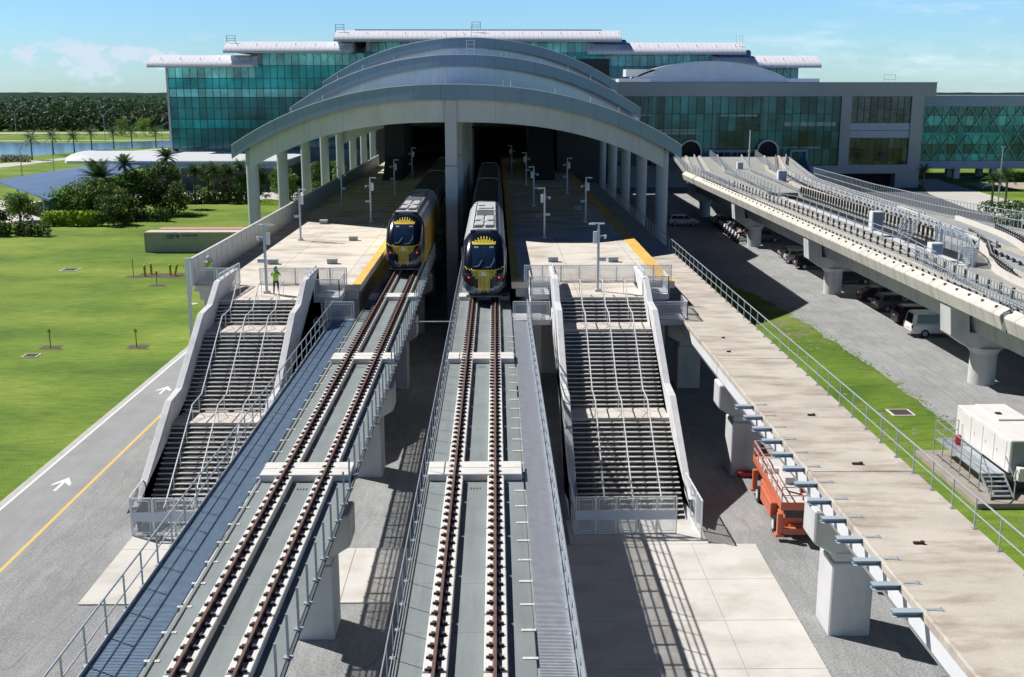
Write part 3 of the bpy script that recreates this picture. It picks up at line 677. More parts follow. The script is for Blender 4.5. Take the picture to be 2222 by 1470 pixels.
service('lower service landing with white mesh sides at the end of the pale grating walkway', 1.08, 3.5, 68.75, 70.85, 6.3, [((1.1, 68.85), (3.4, 68.85)), ((2.2, 70.8), (2.2, 68.95))])
service('upper service landing with white mesh sides right of the right staircase', 9.7, 11.3, 70.9, 73.5, 7.55, [((9.7, 70.95), (11.25, 70.95)), ((11.25, 70.95), (11.25, 73.4))])
service('lower service landing with white mesh sides beside the empty viaduct', 9.7, 12.1, 68.3, 70.85, 6.35, [((10.0, 68.4), (12.1, 68.4)), ((12.1, 68.4), (12.1, 70.8))])
# gates at the foot of the stairs
panels('stair_gate', 'white mesh gate closing the foot of the left staircase', 'gate', [(-17.1, 48.95), (-12.0, 48.95)], .08, 1.85, w=1.05, band=(.72, 1.18))
panels('stair_gate', 'white mesh gate closing the foot of the right staircase', 'gate', [(3.7, 48.85), (8.5, 48.85)], .08, 1.85, w=1.0, band=(.72, 1.18))
panels('mesh_fence', 'white mesh return fence on the left of the left stair gate', 'fence', [(-17.15, 49.0), (-17.3, 51.6)], .08, 1.85, w=1.3, inner=False)
panels('mesh_fence', 'white mesh return fence on the left of the right stair gate', 'fence', [(3.65, 48.9), (3.65, 51.8)], .08, 1.85, w=1.4, inner=False)
panels('mesh_fence', 'open white mesh gate leaf on the right of the right stair gate', 'fence', [(9.55, 48.2), (9.45, 52.2)], .08, 1.85, w=1.35, inner=False)
# ---------------------------------------------------------------- screen wall along the left platform
t = thing('screen_wall', 'tall white panel screen running along the left edge of the left platform', 'screen wall')
pm = mat('screen_panel', (.56, .62, .68), .5, var=.05, scale=2, metal=.1)
f = None
for i in range(74):
    y = 72.4 + i * 1.62
    if f is None:
        mb = MB(); mb.box(-.03, .03, 0, 1.56, .02, 1.72); mb.cur = 1; mb.box(-.06, .06, -.05, .0, 0, 1.8); mb.box(.035, .05, 0, 1.56, .78, .84); f = mb.build('panel', [pm, mat('screen_post', (.68, .72, .76), .5, var=.03)], t); o = f
    else: o = f.copy(); COL.objects.link(o); o.parent = t
    o.location = (-20.02, y, 7.9)
mb = MB(); mb.box(-20.10, -19.94, 72.35, 192, 9.68, 9.76); mb.build('cap_rail', white_paint(), t)
mb = MB(); mb.box(-20.42, -20.12, 72.3, 72.45, 7.3, 9.76); mb.box(-20.4, -20.2, 72.3, 72.5, 0, 7.3); mb.build('end_post', white_paint(), t)
# ---------------------------------------------------------------- lamp posts and boxes
def lamp(label, x, y, flip=1, two=False, rz=0):
    t = thing('lamp_post', label, 'lamp post', (x, y, 7.9), rz, group='camera and lamp posts on the platforms')
    g = mat('post_grey', (.50, .54, .60), .4, metal=.3, var=.04)
    mb = MB(); mb.box(-.2, .2, -.16, .16, 0, .14); mb.build('base_plate', white_conc(), t)
    mb = MB(); mb.prism([(-.075, -.075), (.075, -.075), (.075, .075), (-.075, .075)], .14, 4.05, 'z'); mb.box(-.055, .055, -.055, .055, 4.05, 4.35); mb.build('pole', g, t)
    mb = MB(); mb.box(-.05, .55, -.04, .04, 4.33, 4.41); mb.box(.2, .62, -.11, .11, 4.29, 4.36)
    if two: mb.box(-.36, 0, -.1, .1, 4.31, 4.39)
    a = mb.build('lamp_arm', mat('lamp_white', (.74, .77, .82), .35, var=.02), t); a.scale = (flip, 1, 1)
    mb = MB(); mb.box(.1, .34, -.1, .1, 3.1, 3.85); mb.box(.07, .11, -.03, .03, 3.4, 3.5); b = mb.build('speaker_box', mat('lamp_white', (.74, .77, .82)), t); b.scale = (flip, 1, 1)
    mb = MB(); mb.box(-.42, -.07, -.04, .04, 3.55, 3.6); mb.tube([(-.42, 0, 3.62), (-.42, 0, 3.38)], .10, 8, .06); b = mb.build('camera_dome', mat('lamp_white', (.74, .77, .82)), t); b.scale = (flip, 1, 1)
    mb = MB(); mb.box(-.50, -.08, -.02, .02, 1.95, 2.18); b = mb.build('sign', mat('sign_blue', (.45, .55, .66), .4, var=.05), t); b.scale = (flip, 1, 1)
lamps = [(-14.6, 69.7, 1, 'tall grey lamp post beside the person at the head of the left staircase'), (-16.8, 95.2, 1, 'grey lamp post on the sunlit left platform near the screen wall'),
 (-12.2, 108.4, 1, 'grey lamp post on the left platform just inside the shade, beside the left train'), (-17.0, 123.0, -1, 'grey lamp post close to the screen wall in the shaded left platform'),
 (-12.4, 136.7, 1, 'grey lamp post deep in shade, between the dark portal and the left train'), (-12.3, 165, 1, 'dim lamp post farthest inside the station on the left platform'),
 (6.56, 70.1, -1, 'tall grey lamp post at the head of the right staircase'), (4.26, 96.4, -1, 'grey lamp post with speaker at the shadow edge of the right platform'),
 (8.8, 108.1, 1, 'grey lamp post in shade near the right yellow strip of the right platform'), (4.25, 123.7, -1, 'grey lamp post in shade in the middle row of the right platform'),
 (9.0, 139.5, 1, 'dim lamp post in shade near the right hand columns'), (4.2, 152, -1, 'dim lamp post beyond the middle of the shaded right platform'), (2.5, 172, -1, 'farthest dim lamp post inside the station on the right platform')]
for x, y, fl, lb in lamps: lamp(lb, x, y, fl, two=(x == 6.56 or x == -14.6))
bxm = mat('box_grey', (.38, .41, .42), .5, var=.05)
for x, y, lb in [(-16.6, 81.9, 'grey box on the left platform nearest the screen wall'), (-12.2, 82.0, 'grey box on the left platform near the yellow strip'), (-12.26, 95.1, 'grey box in the middle of the sunlit left platform'),
    (-16.65, 107.3, 'grey box at the far shadow edge of the left platform'), (4.33, 82.7, 'grey box on the left side of the sunlit right platform'), (8.85, 82.6, 'grey box on the right side of the sunlit right platform'), (8.9, 96.0, 'small box in the shade behind the shadow edge on the right platform'),
    (-12.2, 118, 'small box in the shade on the left platform'), (4.3, 112, 'small box in the shade between the lamp posts on the right platform'), (8.9, 120, 'small box farthest in the shade of the right platform')]:
    t = thing('floor_box', lb, 'floor box', (x, y, 7.9), group='floor boxes on the platforms')
    mb = MB(); mb.box(-.37, .37, -.25, .25, 0, .34); mb.build('body', bxm, t, bevel=.015)
    mb = MB(); mb.box(-.4, .4, -.28, .28, .342, .38); mb.build('lid', mat('box_lid', (.62, .64, .63), .5, var=.05), t, bevel=.01)
# ================================================================ station canopy
XC = -3.9; HW = 23.0
def prow(o): o = abs(o); return max(0, o - 2.2) * .72
roofm = mat('roof_metal', (.54, .60, .73), .35, metal=.35, var=.06, scale=.4, stain=(.55, .47, .52), stain_amt=.25, stain_scale=(.4, .15, 1), seam=[(0, .95, .05, .16)])
fasc = mat('fascia_grey', (.19, .26, .35), .35, metal=.3, var=.04, scale=.3, seam=[(0, 2.4, .06, .35)])
girdm = mat('arch_girder_cream', (.56, .58, .58), .7, var=.04, scale=.5, seam=[(0, 3.6, .05, .25)], stain=(.42, .43, .42), stain_amt=.4, stain_scale=(.9, .9, .15))
edgem = mat('roof_edge_white', (.78, .80, .82), .35, var=.03)
def arc_z(o, z0, sag): return z0 - sag * (abs(o) / HW) ** 2.25
ct = thing('station_canopy', 'three tiered arched grey roof on tall columns over the station platforms', 'station roof')
def tier(yc, yb, z0, sag, face, facedrop, name=''):
    os_ = [-HW + 2 * HW * i / 48 for i in range(49)]
    top = []
    for fy in (0, .5, 1):
        top.append([(XC + o, (yc + prow(o)) * (1 - fy) + yb * fy, arc_z(o, z0, sag) + .05) for o in os_])
    mb = MB(); mb.strip2(top, .3); mb.build('roof_shell', roofm, ct, smooth=40)
    # fascia band
    def band(y_off, zt, zb_, th, m_, nm, lim=HW, extra=None):
        mb = MB(); o2 = [o for o in os_ if abs(o) <= lim + .01]; a = []
        for o in o2:
            y = yc + prow(o) + y_off; z = arc_z(o, z0, sag)
            a.append([(XC + o, y, z + zt), (XC + o, y, z + zb_ if extra is None else extra(o, z)), (XC + o, y + th, z + zb_ if extra is None else extra(o, z)), (XC + o, y + th, z + zt)])
        vs = [p for q in a for p in q]; fs = []
        for i in range(len(a) - 1):
            for k in range(4): fs.append((i * 4 + k, i * 4 + (k + 1) % 4, (i + 1) * 4 + (k + 1) % 4, (i + 1) * 4 + k))
        fs += [(3, 2, 1, 0), tuple((len(a) - 1) * 4 + k for k in range(4))]
        mb.add(vs, fs); return mb.build(nm, m_, ct, smooth=40)
    band(-.06, .03, -1.28, .35, fasc, 'fascia')
    band(-.12, .10, .02, .4, edgem, 'roof_edge')
    if face: band(1.1, -.3, 0, .3, roofm, 'upper_wall', extra=lambda o, z: facedrop(o))
    return band
b1 = tier(99.6, 150, 21.0, 6.0, False, None)
b1(.9, -.3, -3.25, .6, girdm, 'arch_girder', lim=21.6)
tier(133, 180, 24.55, 6.4, True, lambda o: arc_z(o, 21.0, 6.0) - .3)
tier(162, 236, 27.75, 6.1, True, lambda o: arc_z(o, 24.55, 6.4) - .3)
# cross girders deeper inside
for y in (131.5, 164.5, 181):
    mb = MB(); a = []
    for i in range(25):
        o = -21 + 42 * i / 24; z = arc_z(o, 20.6, 5.6); a.append([(XC + o, y, z - .2), (XC + o, y, z - 2.6 - (1.5 if y > 170 else 0)), (XC + o, y + .5, z - 2.6 - (1.5 if y > 170 else 0)), (XC + o, y + .5, z - .2)])
    fs = []
    for i in range(24):
        for k in range(4): fs.append((i * 4 + k, i * 4 + (k + 1) % 4, (i + 1) * 4 + (k + 1) % 4, (i + 1) * 4 + k))
    mb.add([p for q in a for p in q], fs + [(3, 2, 1, 0), (96, 97, 98, 99)]); mb.build('arch_girder', girdm, ct, smooth=40)
colm = mat('column_concrete', (.48, .50, .52), .75, var=.04, scale=.5, stain=(.42, .43, .44), stain_amt=.3, stain_scale=(1, 1, .2))
for i, y in enumerate((115, 131.3, 147.6, 164, 180.4, 196.8, 213, 229)):
    for x in (-25.0, 17.25):
        mb = MB(); mb.cyl((x, y + .2), .63, 0, 14.6, 20); mb.build('column', colm, ct, smooth=50)
for i, y in enumerate((101.2, 118, 134, 150, 166, 183)):
    y -= .55 if i == 0 else 0; mb = MB(); mb.box(XC - .60, XC + .48, y - .5, y + .6, 0, 13.9); mb.box(XC - .58, XC + .46, y - .48, y + .58, 13.93, 19.75 if i == 0 else 18.5); mb.build('column', colm, ct, bevel=.06)
mb = MB()   # small fall-arrest posts and ladder cages on the roofs
for tz, ty in ((21.05, 99.6), (24.6, 133), (27.8, 162)):
    for o in (-16, -12.5, -8.4, -3, -1.5, -.5, 4.6, 5.3, 9.5, 13, 16):
        z = arc_z(o, tz, 6.1); y = ty + prow(o) + .8; mb.bar((XC + o, y, z), (XC + o, y, z + .55), .05)
mb.build('roof_anchor', edgem, ct)
for y, z in ((163.5, 27.8), (134.5, 24.6)):
    mb = MB()
    for x in (-.45, .45): mb.bar((XC + 1 + x, y, z - (2.6 if y > 150 else 2.9)), (XC + 1 + x, y, z + 1.7), .06)
    for k in range(10): mb.bar((XC + .55, y, z - 2.4 + k * .45), (XC + 1.45, y, z - 2.4 + k * .45), .04)
    mb.build('roof_ladder', edgem, ct)
# ================================================================ dark station hall behind the platforms
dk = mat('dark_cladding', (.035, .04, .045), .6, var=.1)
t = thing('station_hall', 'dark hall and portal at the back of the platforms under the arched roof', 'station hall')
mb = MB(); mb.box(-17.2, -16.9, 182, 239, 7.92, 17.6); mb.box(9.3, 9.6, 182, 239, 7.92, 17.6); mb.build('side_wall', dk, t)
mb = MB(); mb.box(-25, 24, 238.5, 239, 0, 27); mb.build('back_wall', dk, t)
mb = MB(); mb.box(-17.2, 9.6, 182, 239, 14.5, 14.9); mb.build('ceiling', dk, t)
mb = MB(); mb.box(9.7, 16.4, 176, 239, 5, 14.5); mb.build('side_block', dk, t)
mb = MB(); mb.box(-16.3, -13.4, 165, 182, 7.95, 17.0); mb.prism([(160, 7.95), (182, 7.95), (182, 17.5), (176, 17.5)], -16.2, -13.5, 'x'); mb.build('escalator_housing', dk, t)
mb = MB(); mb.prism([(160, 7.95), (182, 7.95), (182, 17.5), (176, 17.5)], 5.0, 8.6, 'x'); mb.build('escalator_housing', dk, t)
mb = MB()
for k in range(6): mb.box(-1.6 + k * .62, -1.15 + k * .62, 205, 205.2, 13.9, 14.3)
mb.build('ceiling_light', mat('ceiling_light', (.9, .9, .9), emit=(.85, .9, 1), estr=2.5, var=0), t)
# ================================================================ glazed buildings
def glass_mat(name, base, rough=.08, var=.35, px=1.75, pz=60.0, oz=0, spec=.5, line=None, wave=.0):
    """tinted curtain wall pane, each pane a slightly different tint"""
    if name in MATS: return MATS[name]
    m = bpy.data.materials.new(name); m.use_nodes = True; t = m.node_tree; b = t.nodes['Principled BSDF']
    n, l = t.nodes.new, t.links.new; geo = n('ShaderNodeNewGeometry')
    mp = n('ShaderNodeMapping'); mp.inputs['Scale'].default_value = (1 / px, .001, 1 / pz); mp.inputs['Location'].default_value = (.001, 0, -oz / pz + .001); l(geo.outputs['Position'], mp.inputs[0])
    vf = n('ShaderNodeVectorMath'); vf.operation = 'FLOOR'; l(mp.outputs[0], vf.inputs[0])
    wn = n('ShaderNodeTexWhiteNoise'); wn.noise_dimensions = '3D'; l(vf.outputs[0], wn.inputs['Vector'])
    mr = n('ShaderNodeMapRange'); l(wn.outputs['Value'], mr.inputs[0]); mr.inputs[3].default_value = 1 - var; mr.inputs[4].default_value = 1 + var
    nz = n('ShaderNodeTexNoise'); nz.inputs['Scale'].default_value = .12; nz.inputs['Detail'].default_value = 5; l(geo.outputs['Position'], nz.inputs['Vector'])
    m2 = n('ShaderNodeMapRange'); l(nz.outputs[0], m2.inputs[0]); m2.inputs[1].default_value = .35; m2.inputs[2].default_value = .65; m2.inputs[3].default_value = .45; m2.inputs[4].default_value = 1.7
    mu = n('ShaderNodeMath'); mu.operation = 'MULTIPLY'; l(mr.outputs[0], mu.inputs[0]); l(m2.outputs[0], mu.inputs[1])
    v = n('ShaderNodeVectorMath'); v.operation = 'SCALE'; v.inputs[0].default_value = base; l(mu.outputs[0], v.inputs['Scale']); l(v.outputs[0], b.inputs['Base Color'])
    b.inputs['Roughness'].default_value = rough; b.inputs['Specular IOR Level'].default_value = spec; b.inputs['IOR'].default_value = 1.65
    if wave:
        bp = n('ShaderNodeBump'); bp.inputs['Strength'].default_value = wave; bp.inputs['Distance'].default_value = .3
        nb = n('ShaderNodeTexNoise'); nb.inputs['Scale'].default_value = .5; nb.inputs['Detail'].default_value = 3; l(geo.outputs['Position'], nb.inputs['Vector'])
        l(nb.outputs[0], bp.inputs['Height']); l(bp.outputs[0], b.inputs['Normal'])
    MATS[name] = m; return m
mull = mat('mullion_dark', (.03, .06, .06), .4, metal=.3, var=0)
g_vis = glass_mat('glass_vision', (.014, .185, .195), spec=.35)
g_teal = glass_mat('glass_teal', (.014, .36, .38), var=.08, spec=.3)
g_light = glass_mat('glass_light', (.14, .50, .52), var=.35, spec=.5)
g_dark = glass_mat('glass_dark_green', (.024, .15, .15), var=.7, px=1.7186, pz=3.65, oz=4.7, spec=.35, wave=.10)
Y0 = 275
tm = thing('terminal_building', 'large green glass terminal with stepped white curved roofs behind the station', 'terminal')
def glaze(x0, x1, z0, z1, y, m_, nx, parent, name='window_band', mw=.09, nz_=1, lean=0):
    g = MB(); g.box(x0, x1, y, y + .3, z0, z1); o = g.build(name, m_, parent)
    k = MB()
    for i in range(nx + 1):
        x = x0 + (x1 - x0) * i / nx; k.box(x - mw / 2, x + mw / 2, y - .09, y - .002, z0, z1)
    for j in range(nz_ + 1):
        z = z0 + (z1 - z0) * j / nz_; k.box(x0, x1, y - .11, y - .004, z - mw / 2, z + mw / 2)
    k.build('mullion', mull, o); return o
body = mat('terminal_wall', (.34, .38, .46), .6, var=.04, scale=.3)
mb = MB()
mb.box(-77.5, 73.5, Y0 + .4, Y0 + 60, 0, 26.2); mb.box(-58.5, 55.5, Y0 + .42, Y0 + 55, 26.2, 29.4); mb.box(-31, 25, Y0 + .44, Y0 + 50, 29.4, 32.4); mb.box(-79.3, -78.76, Y0 - .2, Y0 + 50, 0, 26)
mb.build('wall', body, tm)
for (z0, z1, m_, nz_) in ((6.6, 11.4, g_vis, 2), (11.4, 13.7, g_teal, 1), (13.7, 18.9, g_vis, 2), (18.9, 21.0, g_light, 1), (21.0, 23.4, g_teal, 1), (23.4, 26.1, g_light, 1)):
    glaze(-78.75, -19.25 if z0 < 23 else -57.75, z0, z1, Y0, m_, 34 if z0 < 23 else 12, tm, nz_=nz_)
glaze(-57.75, -31.5, 23.4, 26.4, Y0 + .01, g_teal, 15, tm); glaze(-56, -31.5, 26.4, 29.3, Y0 + .012, g_light, 14, tm)
glaze(-31.5, 26.25, 23.4, 29.4, Y0 + .015, g_teal, 33, tm); glaze(-29.75, 24.5, 29.4, 32.2, Y0 + .02, g_light, 31, tm)
glaze(26.25, 52.5, 26.2, 29.2, Y0 + .02, g_light, 15, tm); glaze(26.25, 56, 22.0, 26.2, Y0 + .018, g_teal, 17, tm); glaze(56, 73.5, 23.0, 26.0, Y0 + .02, g_light, 10, tm)
for (x0, x1, z0, z1) in ((-73, -60, 23.6, 26), (-54, -32, 26.6, 29.2), (28, 52, 26.4, 29), (56, 72, 23.2, 25.8)):
    k = MB(); x = x0      # roof trusses seen through the high windows
    while x < x1 - 1.5: k.bar((x, Y0 - .05, z0), (x + 1.6, Y0 - .05, z1), .16, .08); k.bar((x + 1.6, Y0 - .05, z1), (x + 3.2, Y0 - .05, z0), .16, .08); x += 3.2
    k.build('truss', mat('truss_pale', (.45, .66, .68), .5, var=.05), tm)
rw_ = mat('terminal_roof_white', (.84, .84, .89), .4, metal=.0, var=.03, scale=1.2, seam=[(0, 1.15, .12, .22)], stain=(.6, .58, .66), stain_amt=.2, stain_scale=(1.5, .1, 1))
def eave(x0, x1, z, hh=2.1, dy=0):
    # barrel edged roof slab: thin soffit, rounded nose towards the viewer
    hh += .6; prof = [(Y0 - 5.6 + dy, z), (Y0 - 6.0 + dy, z + .2), (Y0 - 5.8 + dy, z + .55), (Y0 - 4.8 + dy, z + 1.15), (Y0 - 3.0 + dy, z + hh - .8), (Y0 - .8 + dy, z + hh - .2), (Y0 + 2 + dy, z + hh), (Y0 + 26 + dy, z + hh + .1), (Y0 + 50 + dy, z + hh - .8), (Y0 + 50 + dy, z)]
    mb = MB(); mb.prism(prof, x0, x1, 'x')
    o = mb.build('roof', rw_, tm, smooth=30)
    mb = MB(); mb.box(x0 - .05, x1 + .05, Y0 - 5.75 + dy, Y0 - 5.0 + dy, z - .32, z - .003)
    a = x0 + 3
    while a < x1: mb.bar((a, Y0 - 4.0 + dy, z + 1.5), (a, Y0 - 4.0 + dy, z + 2.0), .12); a += 4.6
    mb.build('gutter', mat('gutter_lilac', (.46, .47, .58), .5, var=.03), o)
eave(-82, -57, 26.15); eave(52, 77.5, 26.1)
eave(-64, -34, 29.45, 2.0, .5); eave(22, 59.5, 29.2, 2.1, .5)
eave(-38, 30, 32.1, 2.0, 1.0)
mb = MB(); mb.box(-34, 26, Y0 + 4, Y0 + 30, 34.0, 35.0); mb.build('skylight', mat('skylight_teal', (.03, .20, .26), .2, var=.1), tm)
blu = mat('plant_blue', (.03, .10, .25), .45, var=.1)
mb = MB(); mb.box(24, 31.5, Y0 - 2, Y0 + 4, 29.5, 32.4); mb.build('plant_box', blu, tm, bevel=.4)
mb = MB(); mb.box(53.5, 61.5, Y0 - 2, Y0 + 4, 27.0, 30.0); mb.build('plant_box', blu, tm, bevel=.4)
for x, z in ((-63, 31.4), (-37, 34.0), (-4.5, 34.6)):
    mb = MB()
    for a in (-1, 1): mb.bar((x + a, Y0 - 1, z), (x + a, Y0 - 1, z + 1.9), .14)
    for q in (.7, 1.2, 1.85): mb.bar((x - 1, Y0 - 1, z + q), (x + 1, Y0 - 1, z + q), .1)
    mb.build('roof_guard', mat('guard_grey', (.4, .47, .5), .5), tm)
mb = MB()
for x in (57.5, 58.3, 59): mb.bar((x, Y0 - 3, 30.6), (x, Y0 - 3, 33.4), .1)
mb.build('antenna', edgem, tm)
mb = MB(); mb.box(-47, -45, Y0 - 1.2, Y0 - .2, 14.5, 17); mb.build('vent_hood', edgem, tm)
# entrance roofs at the foot of the terminal, left
t = thing('entrance_pavilion', 'low pavilion with flat white roof and blue grey fascia before the glass terminal', 'pavilion')
mb = MB(); mb.box(-74, -44, 233, 268, 6.0, 6.25); mb.build('roof', edgem, t); mb = MB(); mb.box(-73.9, -44.1, 233.1, 267.9, 4.7, 5.997); mb.build('fascia', mat('fascia_blue', (.20, .33, .47), .5, var=.05), t)
mb = MB(); mb.box(-72, -45, 237, 268, 0, 4.69); mb.build('wall', mat('pavilion_wall', (.12, .14, .15), .6, var=.3, scale=.6), t)
for x in (-72.5, -66, -59, -52): mb = MB(); mb.cyl((x, 234.5), .3, 0, 4.7, 10); mb.build('column', colm, t)
t = thing('entrance_roof', 'long curved white roof wing with rounded end reaching left from the glass terminal', 'roof wing')
mb = MB(); rows = []
for i in range(9):
    a = math.pi * i / 8; rows.append([(x, 262 - 12 * math.cos(a) + (2 * (k_ == 0)), 5.2 + 1.5 * math.sin(a)) for k_, x in enumerate((-96.5, -95.3, -91, -84, -76))])
mb.strip2(rows, .5); mb.build('roof', edgem, t, smooth=40)
for x in (-92, -85, -78): mb = MB(); mb.cyl((x, 256), .25, 0, 5.8, 10); mb.build('column', colm, t)
# ---------------------------------------------------------------- grey building on the right
GY = 240
t = thing('concourse_building', 'boxy grey concourse building with large dark glass front, right of the arched roof', 'building')
gw = mat('grey_render', (.42, .44, .48), .8, var=.04, scale=.2)
mb = MB()
mb.box(13, 94.0, GY, GY + 55, 19.3, 22.1); mb.box(73.9, 76.1, GY, GY + 55, 4.7, 19.3); mb.box(88.95, 91.6, GY, GY + 55, 0, 19.3); mb.box(76.1, 88.95, GY + .01, GY + 50, 3.0, 4.9); mb.box(62, 76.1, GY + .012, GY + 50, 3.0, 4.7)
mb.box(13, 62, GY + .4, GY + 50, 0, 4.7); mb.box(62, 64, GY + .3, GY + 50, 0, 3.0); mb.box(86.5, 88.95, GY + .02, GY + 50, 0, 3.0); mb.box(91.0, 91.55, GY + .1, GY + 55, 0, 22)
mb.build('wall', gw, t)
mb = MB(); mb.box(64, 86.5, GY + 3, GY + 40, 0, 3); mb.build('garage_opening', dark(), t)
glaze(15.467, 73.9, 4.7, 19.3, GY + .5, g_dark, 34, t, 'glass_front', .10, 4)
for (xa, xb, za, zb_) in ((33.6, 34.6, 4.8, 19.2), (46.2, 47.3, 8, 19.2), (57.4, 58.6, 8, 19.2)): MB().box(xa, xb, GY + .485, GY + .499, za, zb_).build('interior_column', mat('interior_teal', (.10, .27, .27), .15, var=.1), t)
for (xa, xb, za, zb_) in ((24, 33.4, 15.2, 15.6), (35, 44, 11.3, 12.4), (48, 56, 15.1, 15.5), (60, 70, 8.2, 8.7), (62, 73, 13.1, 13.9), (25, 33, 7.9, 8.3)): MB().box(xa, xb, GY + .487, GY + .4985, za, zb_).build('interior_floor', mat('interior_light', (.30, .42, .42), .12, var=.4, scale=.8), t)
glaze(76.1, 88.95, 13.7, 19.3, GY + .5, glass_mat('glass_smoke', (.06, .07, .07), var=.8, px=1.6, pz=2.8, wave=.1), 9, t, 'window', .12, 2)
glaze(76.1, 88.95, 4.95, 10.6, GY + .5, MATS['glass_smoke'], 9, t, 'window', .12, 2)
mb = MB(); mb.box(76.1, 88.95, GY + .3, GY + 2, 10.6, 12.1); mb.box(76.1, 88.95, GY + .28, GY + 2, 12.18, 13.7); mb.build('spandrel_panel', mat('spandrel_lilac', (.42, .48, .62), .4, var=.06), t)
mb = MB(); mb.box(12.9, 94.1, GY - .1, GY + .5, 22.1, 22.25); mb.build('parapet_cap', mat('cap_teal', (.2, .3, .33), .5), t)
mb = MB()
for a in (83.6, 86): mb.bar((a, GY + 3, 22.2), (a, GY + 3, 23.9), .1)
for q in (22.8, 23.8): mb.bar((83.6, GY + 3, q), (86, GY + 3, q), .08)
mb.build('roof_guard', edgem, t)
pb = mat('portal_blue', (.30, .40, .56), .5, var=.05)
def arch_portal(xc, w, h, z0):
    mb = MB(); r = w / 2; pts = [(xc - r, GY - .5, z0), (xc - r, GY - .5, z0 + h - r)] + [(xc - r * math.cos(math.pi * k / 10), GY - .5, z0 + h - r + r * math.sin(math.pi * k / 10)) for k in range(1, 10)] + [(xc + r, GY - .5, z0 + h - r), (xc + r, GY - .5, z0)]
    mb.tube(pts, .22, 8); mb.build('arch_portal', edgem, t, smooth=50)
    mb = MB(); mb.prism([(p[0], p[2]) for p in pts], GY - .3, GY + .35, 'y'); mb.build('portal_opening', mat('portal_dark', (.01, .012, .016), .7), t)
arch_portal(41.8, 4.6, 5.4, 4.7); arch_portal(58.4, 4.4, 5.4, 4.7)
mb = MB(); mb.box(46, 54.3, GY - .8, GY - .2, 7.6, 8.1); mb.box(46, 46.4, GY - .8, GY - .2, 4.3, 7.6); mb.box(53.9, 54.3, GY - .8, GY - .2, 4.3, 7.6); mb.box(63.2, 67, GY - .8, GY - .2, 7.7, 8.15); mb.box(63.2, 63.6, GY - .8, GY - .2, 4.3, 7.7); mb.box(66.6, 67, GY - .8, GY - .2, 4.3, 7.7)
for x in (47.6, 49, 50.4, 51.8): mb.box(x, x + .2, GY - .6, GY - .25, 4.3, 7.6)
mb.build('portal_frame', pb, t)
mb = MB(); mb.box(36, 39.4, GY - 1.5, GY - 1.3, 4.2, 6.6); mb.box(44.3, 46, GY - 1.5, GY - 1.3, 4.2, 6.6); mb.box(54.3, 56, GY - 1.5, GY - 1.3, 4.2, 6.6); mb.box(60.8, 63.2, GY - 1.5, GY - 1.3, 4.2, 6.6); mb.build('barrier', pb, t)
for x in (63.4, 66.4): MB().prism([(GY - 6, 3.6), (GY - .8, 3.6), (GY - .8, 6.6)], x, x + .3, 'x').build('stair_flank', pb, t)
# domed roof behind the grey parapet
t = thing('domed_roof', 'low lilac arched metal roof rising behind the grey building parapet', 'roof')
mb = MB(); rows = []
for y in (256, 262, 274):
    rows.append([(30 + 37 * k / 24, y, 22.3 + 4.7 * max(0, 1 - ((30 + 37 * k / 24 - 48.5) / 18.5) ** 2) ** .75) for k in range(25)])
mb.strip2(rows, .4); mb.build('shell', roofm, t, smooth=40)
mb = MB(); pts = [(30 + 37 * k / 24, 22.3 + 4.7 * max(0, 1 - ((30 + 37 * k / 24 - 48.5) / 18.5) ** 2) ** .75 - .06) for k in range(25)]
mb.prism(pts + [(67, 21), (30, 21)], 256.4, 257, 'y'); mb.build('gable', roofm, t)
mb = MB(); mb.box(27, 34, 248, 254, 22.2, 23.0); mb.box(29.5, 36, 256, 262, 23.6, 25.2); mb.build('side_vent', edgem, t)
mb = MB(); mb.box(22, 74, 258, 270, 21.9, 23.2); mb.build('base', roofm, t)
# ---------------------------------------------------------------- bridge building far right
t = thing('glass_bridge_building', 'long green glass building with diamond trusses raised on white piers at the far right', 'building')
mb = MB(); mb.box(99, 175, 262, 285, 16.9, 19.4); mb.box(99, 175, 262, 285, 2.5, 4.3); mb.box(99.5, 174.5, 263.2, 284, 4.3, 16.9); mb.build('wall', mat('lilac_band', (.36, .44, .62), .5, var=.04), t)
gb_ = glass_mat('glass_bridge', (.06, .40, .37), var=.4, px=1.9, pz=2.1)
g_b2 = glass_mat('glass_bridge_dark', (.02, .19, .18), var=.5, px=1.9)
for (z0, z1, m_) in ((4.3, 6.0, gb_), (6.0, 8.2, g_b2), (8.2, 10.4, gb_), (10.4, 12.4, g_b2), (12.4, 14.8, gb_), (14.8, 16.9, g_b2)): glaze(99, 175, z0, z1, 262.6, m_, 40, t, 'glass_band', .06, 1)
mb = MB()
for (z0, z1) in ((4.4, 10.6), (10.6, 16.8)):
    x = 99
    while x < 172: mb.bar((x, 262.4, z0), (x + 4, 262.4, z1), .22, .2); mb.bar((x + 4, 262.42, z0), (x, 262.42, z1), .22, .2); x += 4
mb.build('truss', mat('truss_green', (.20, .48, .45), .5, var=.08), t)
mb = MB(); mb.box(99, 175, 262.3, 262.55, 10.3, 10.9); mb.build('floor_edge', g_teal, t)
for x, y in [(101, 278), (105.5, 276), (110.3, 270), (109.6, 264), (118.6, 272), (118.2, 263.3), (122, 266), (127, 264), (134, 270), (142, 264), (150, 270)]:
    mb = MB(); mb.box(x - .7, x + .7, y - .7, y + .7, 0, 2.49); mb.build('pier', white_conc(), t, bevel=.05)
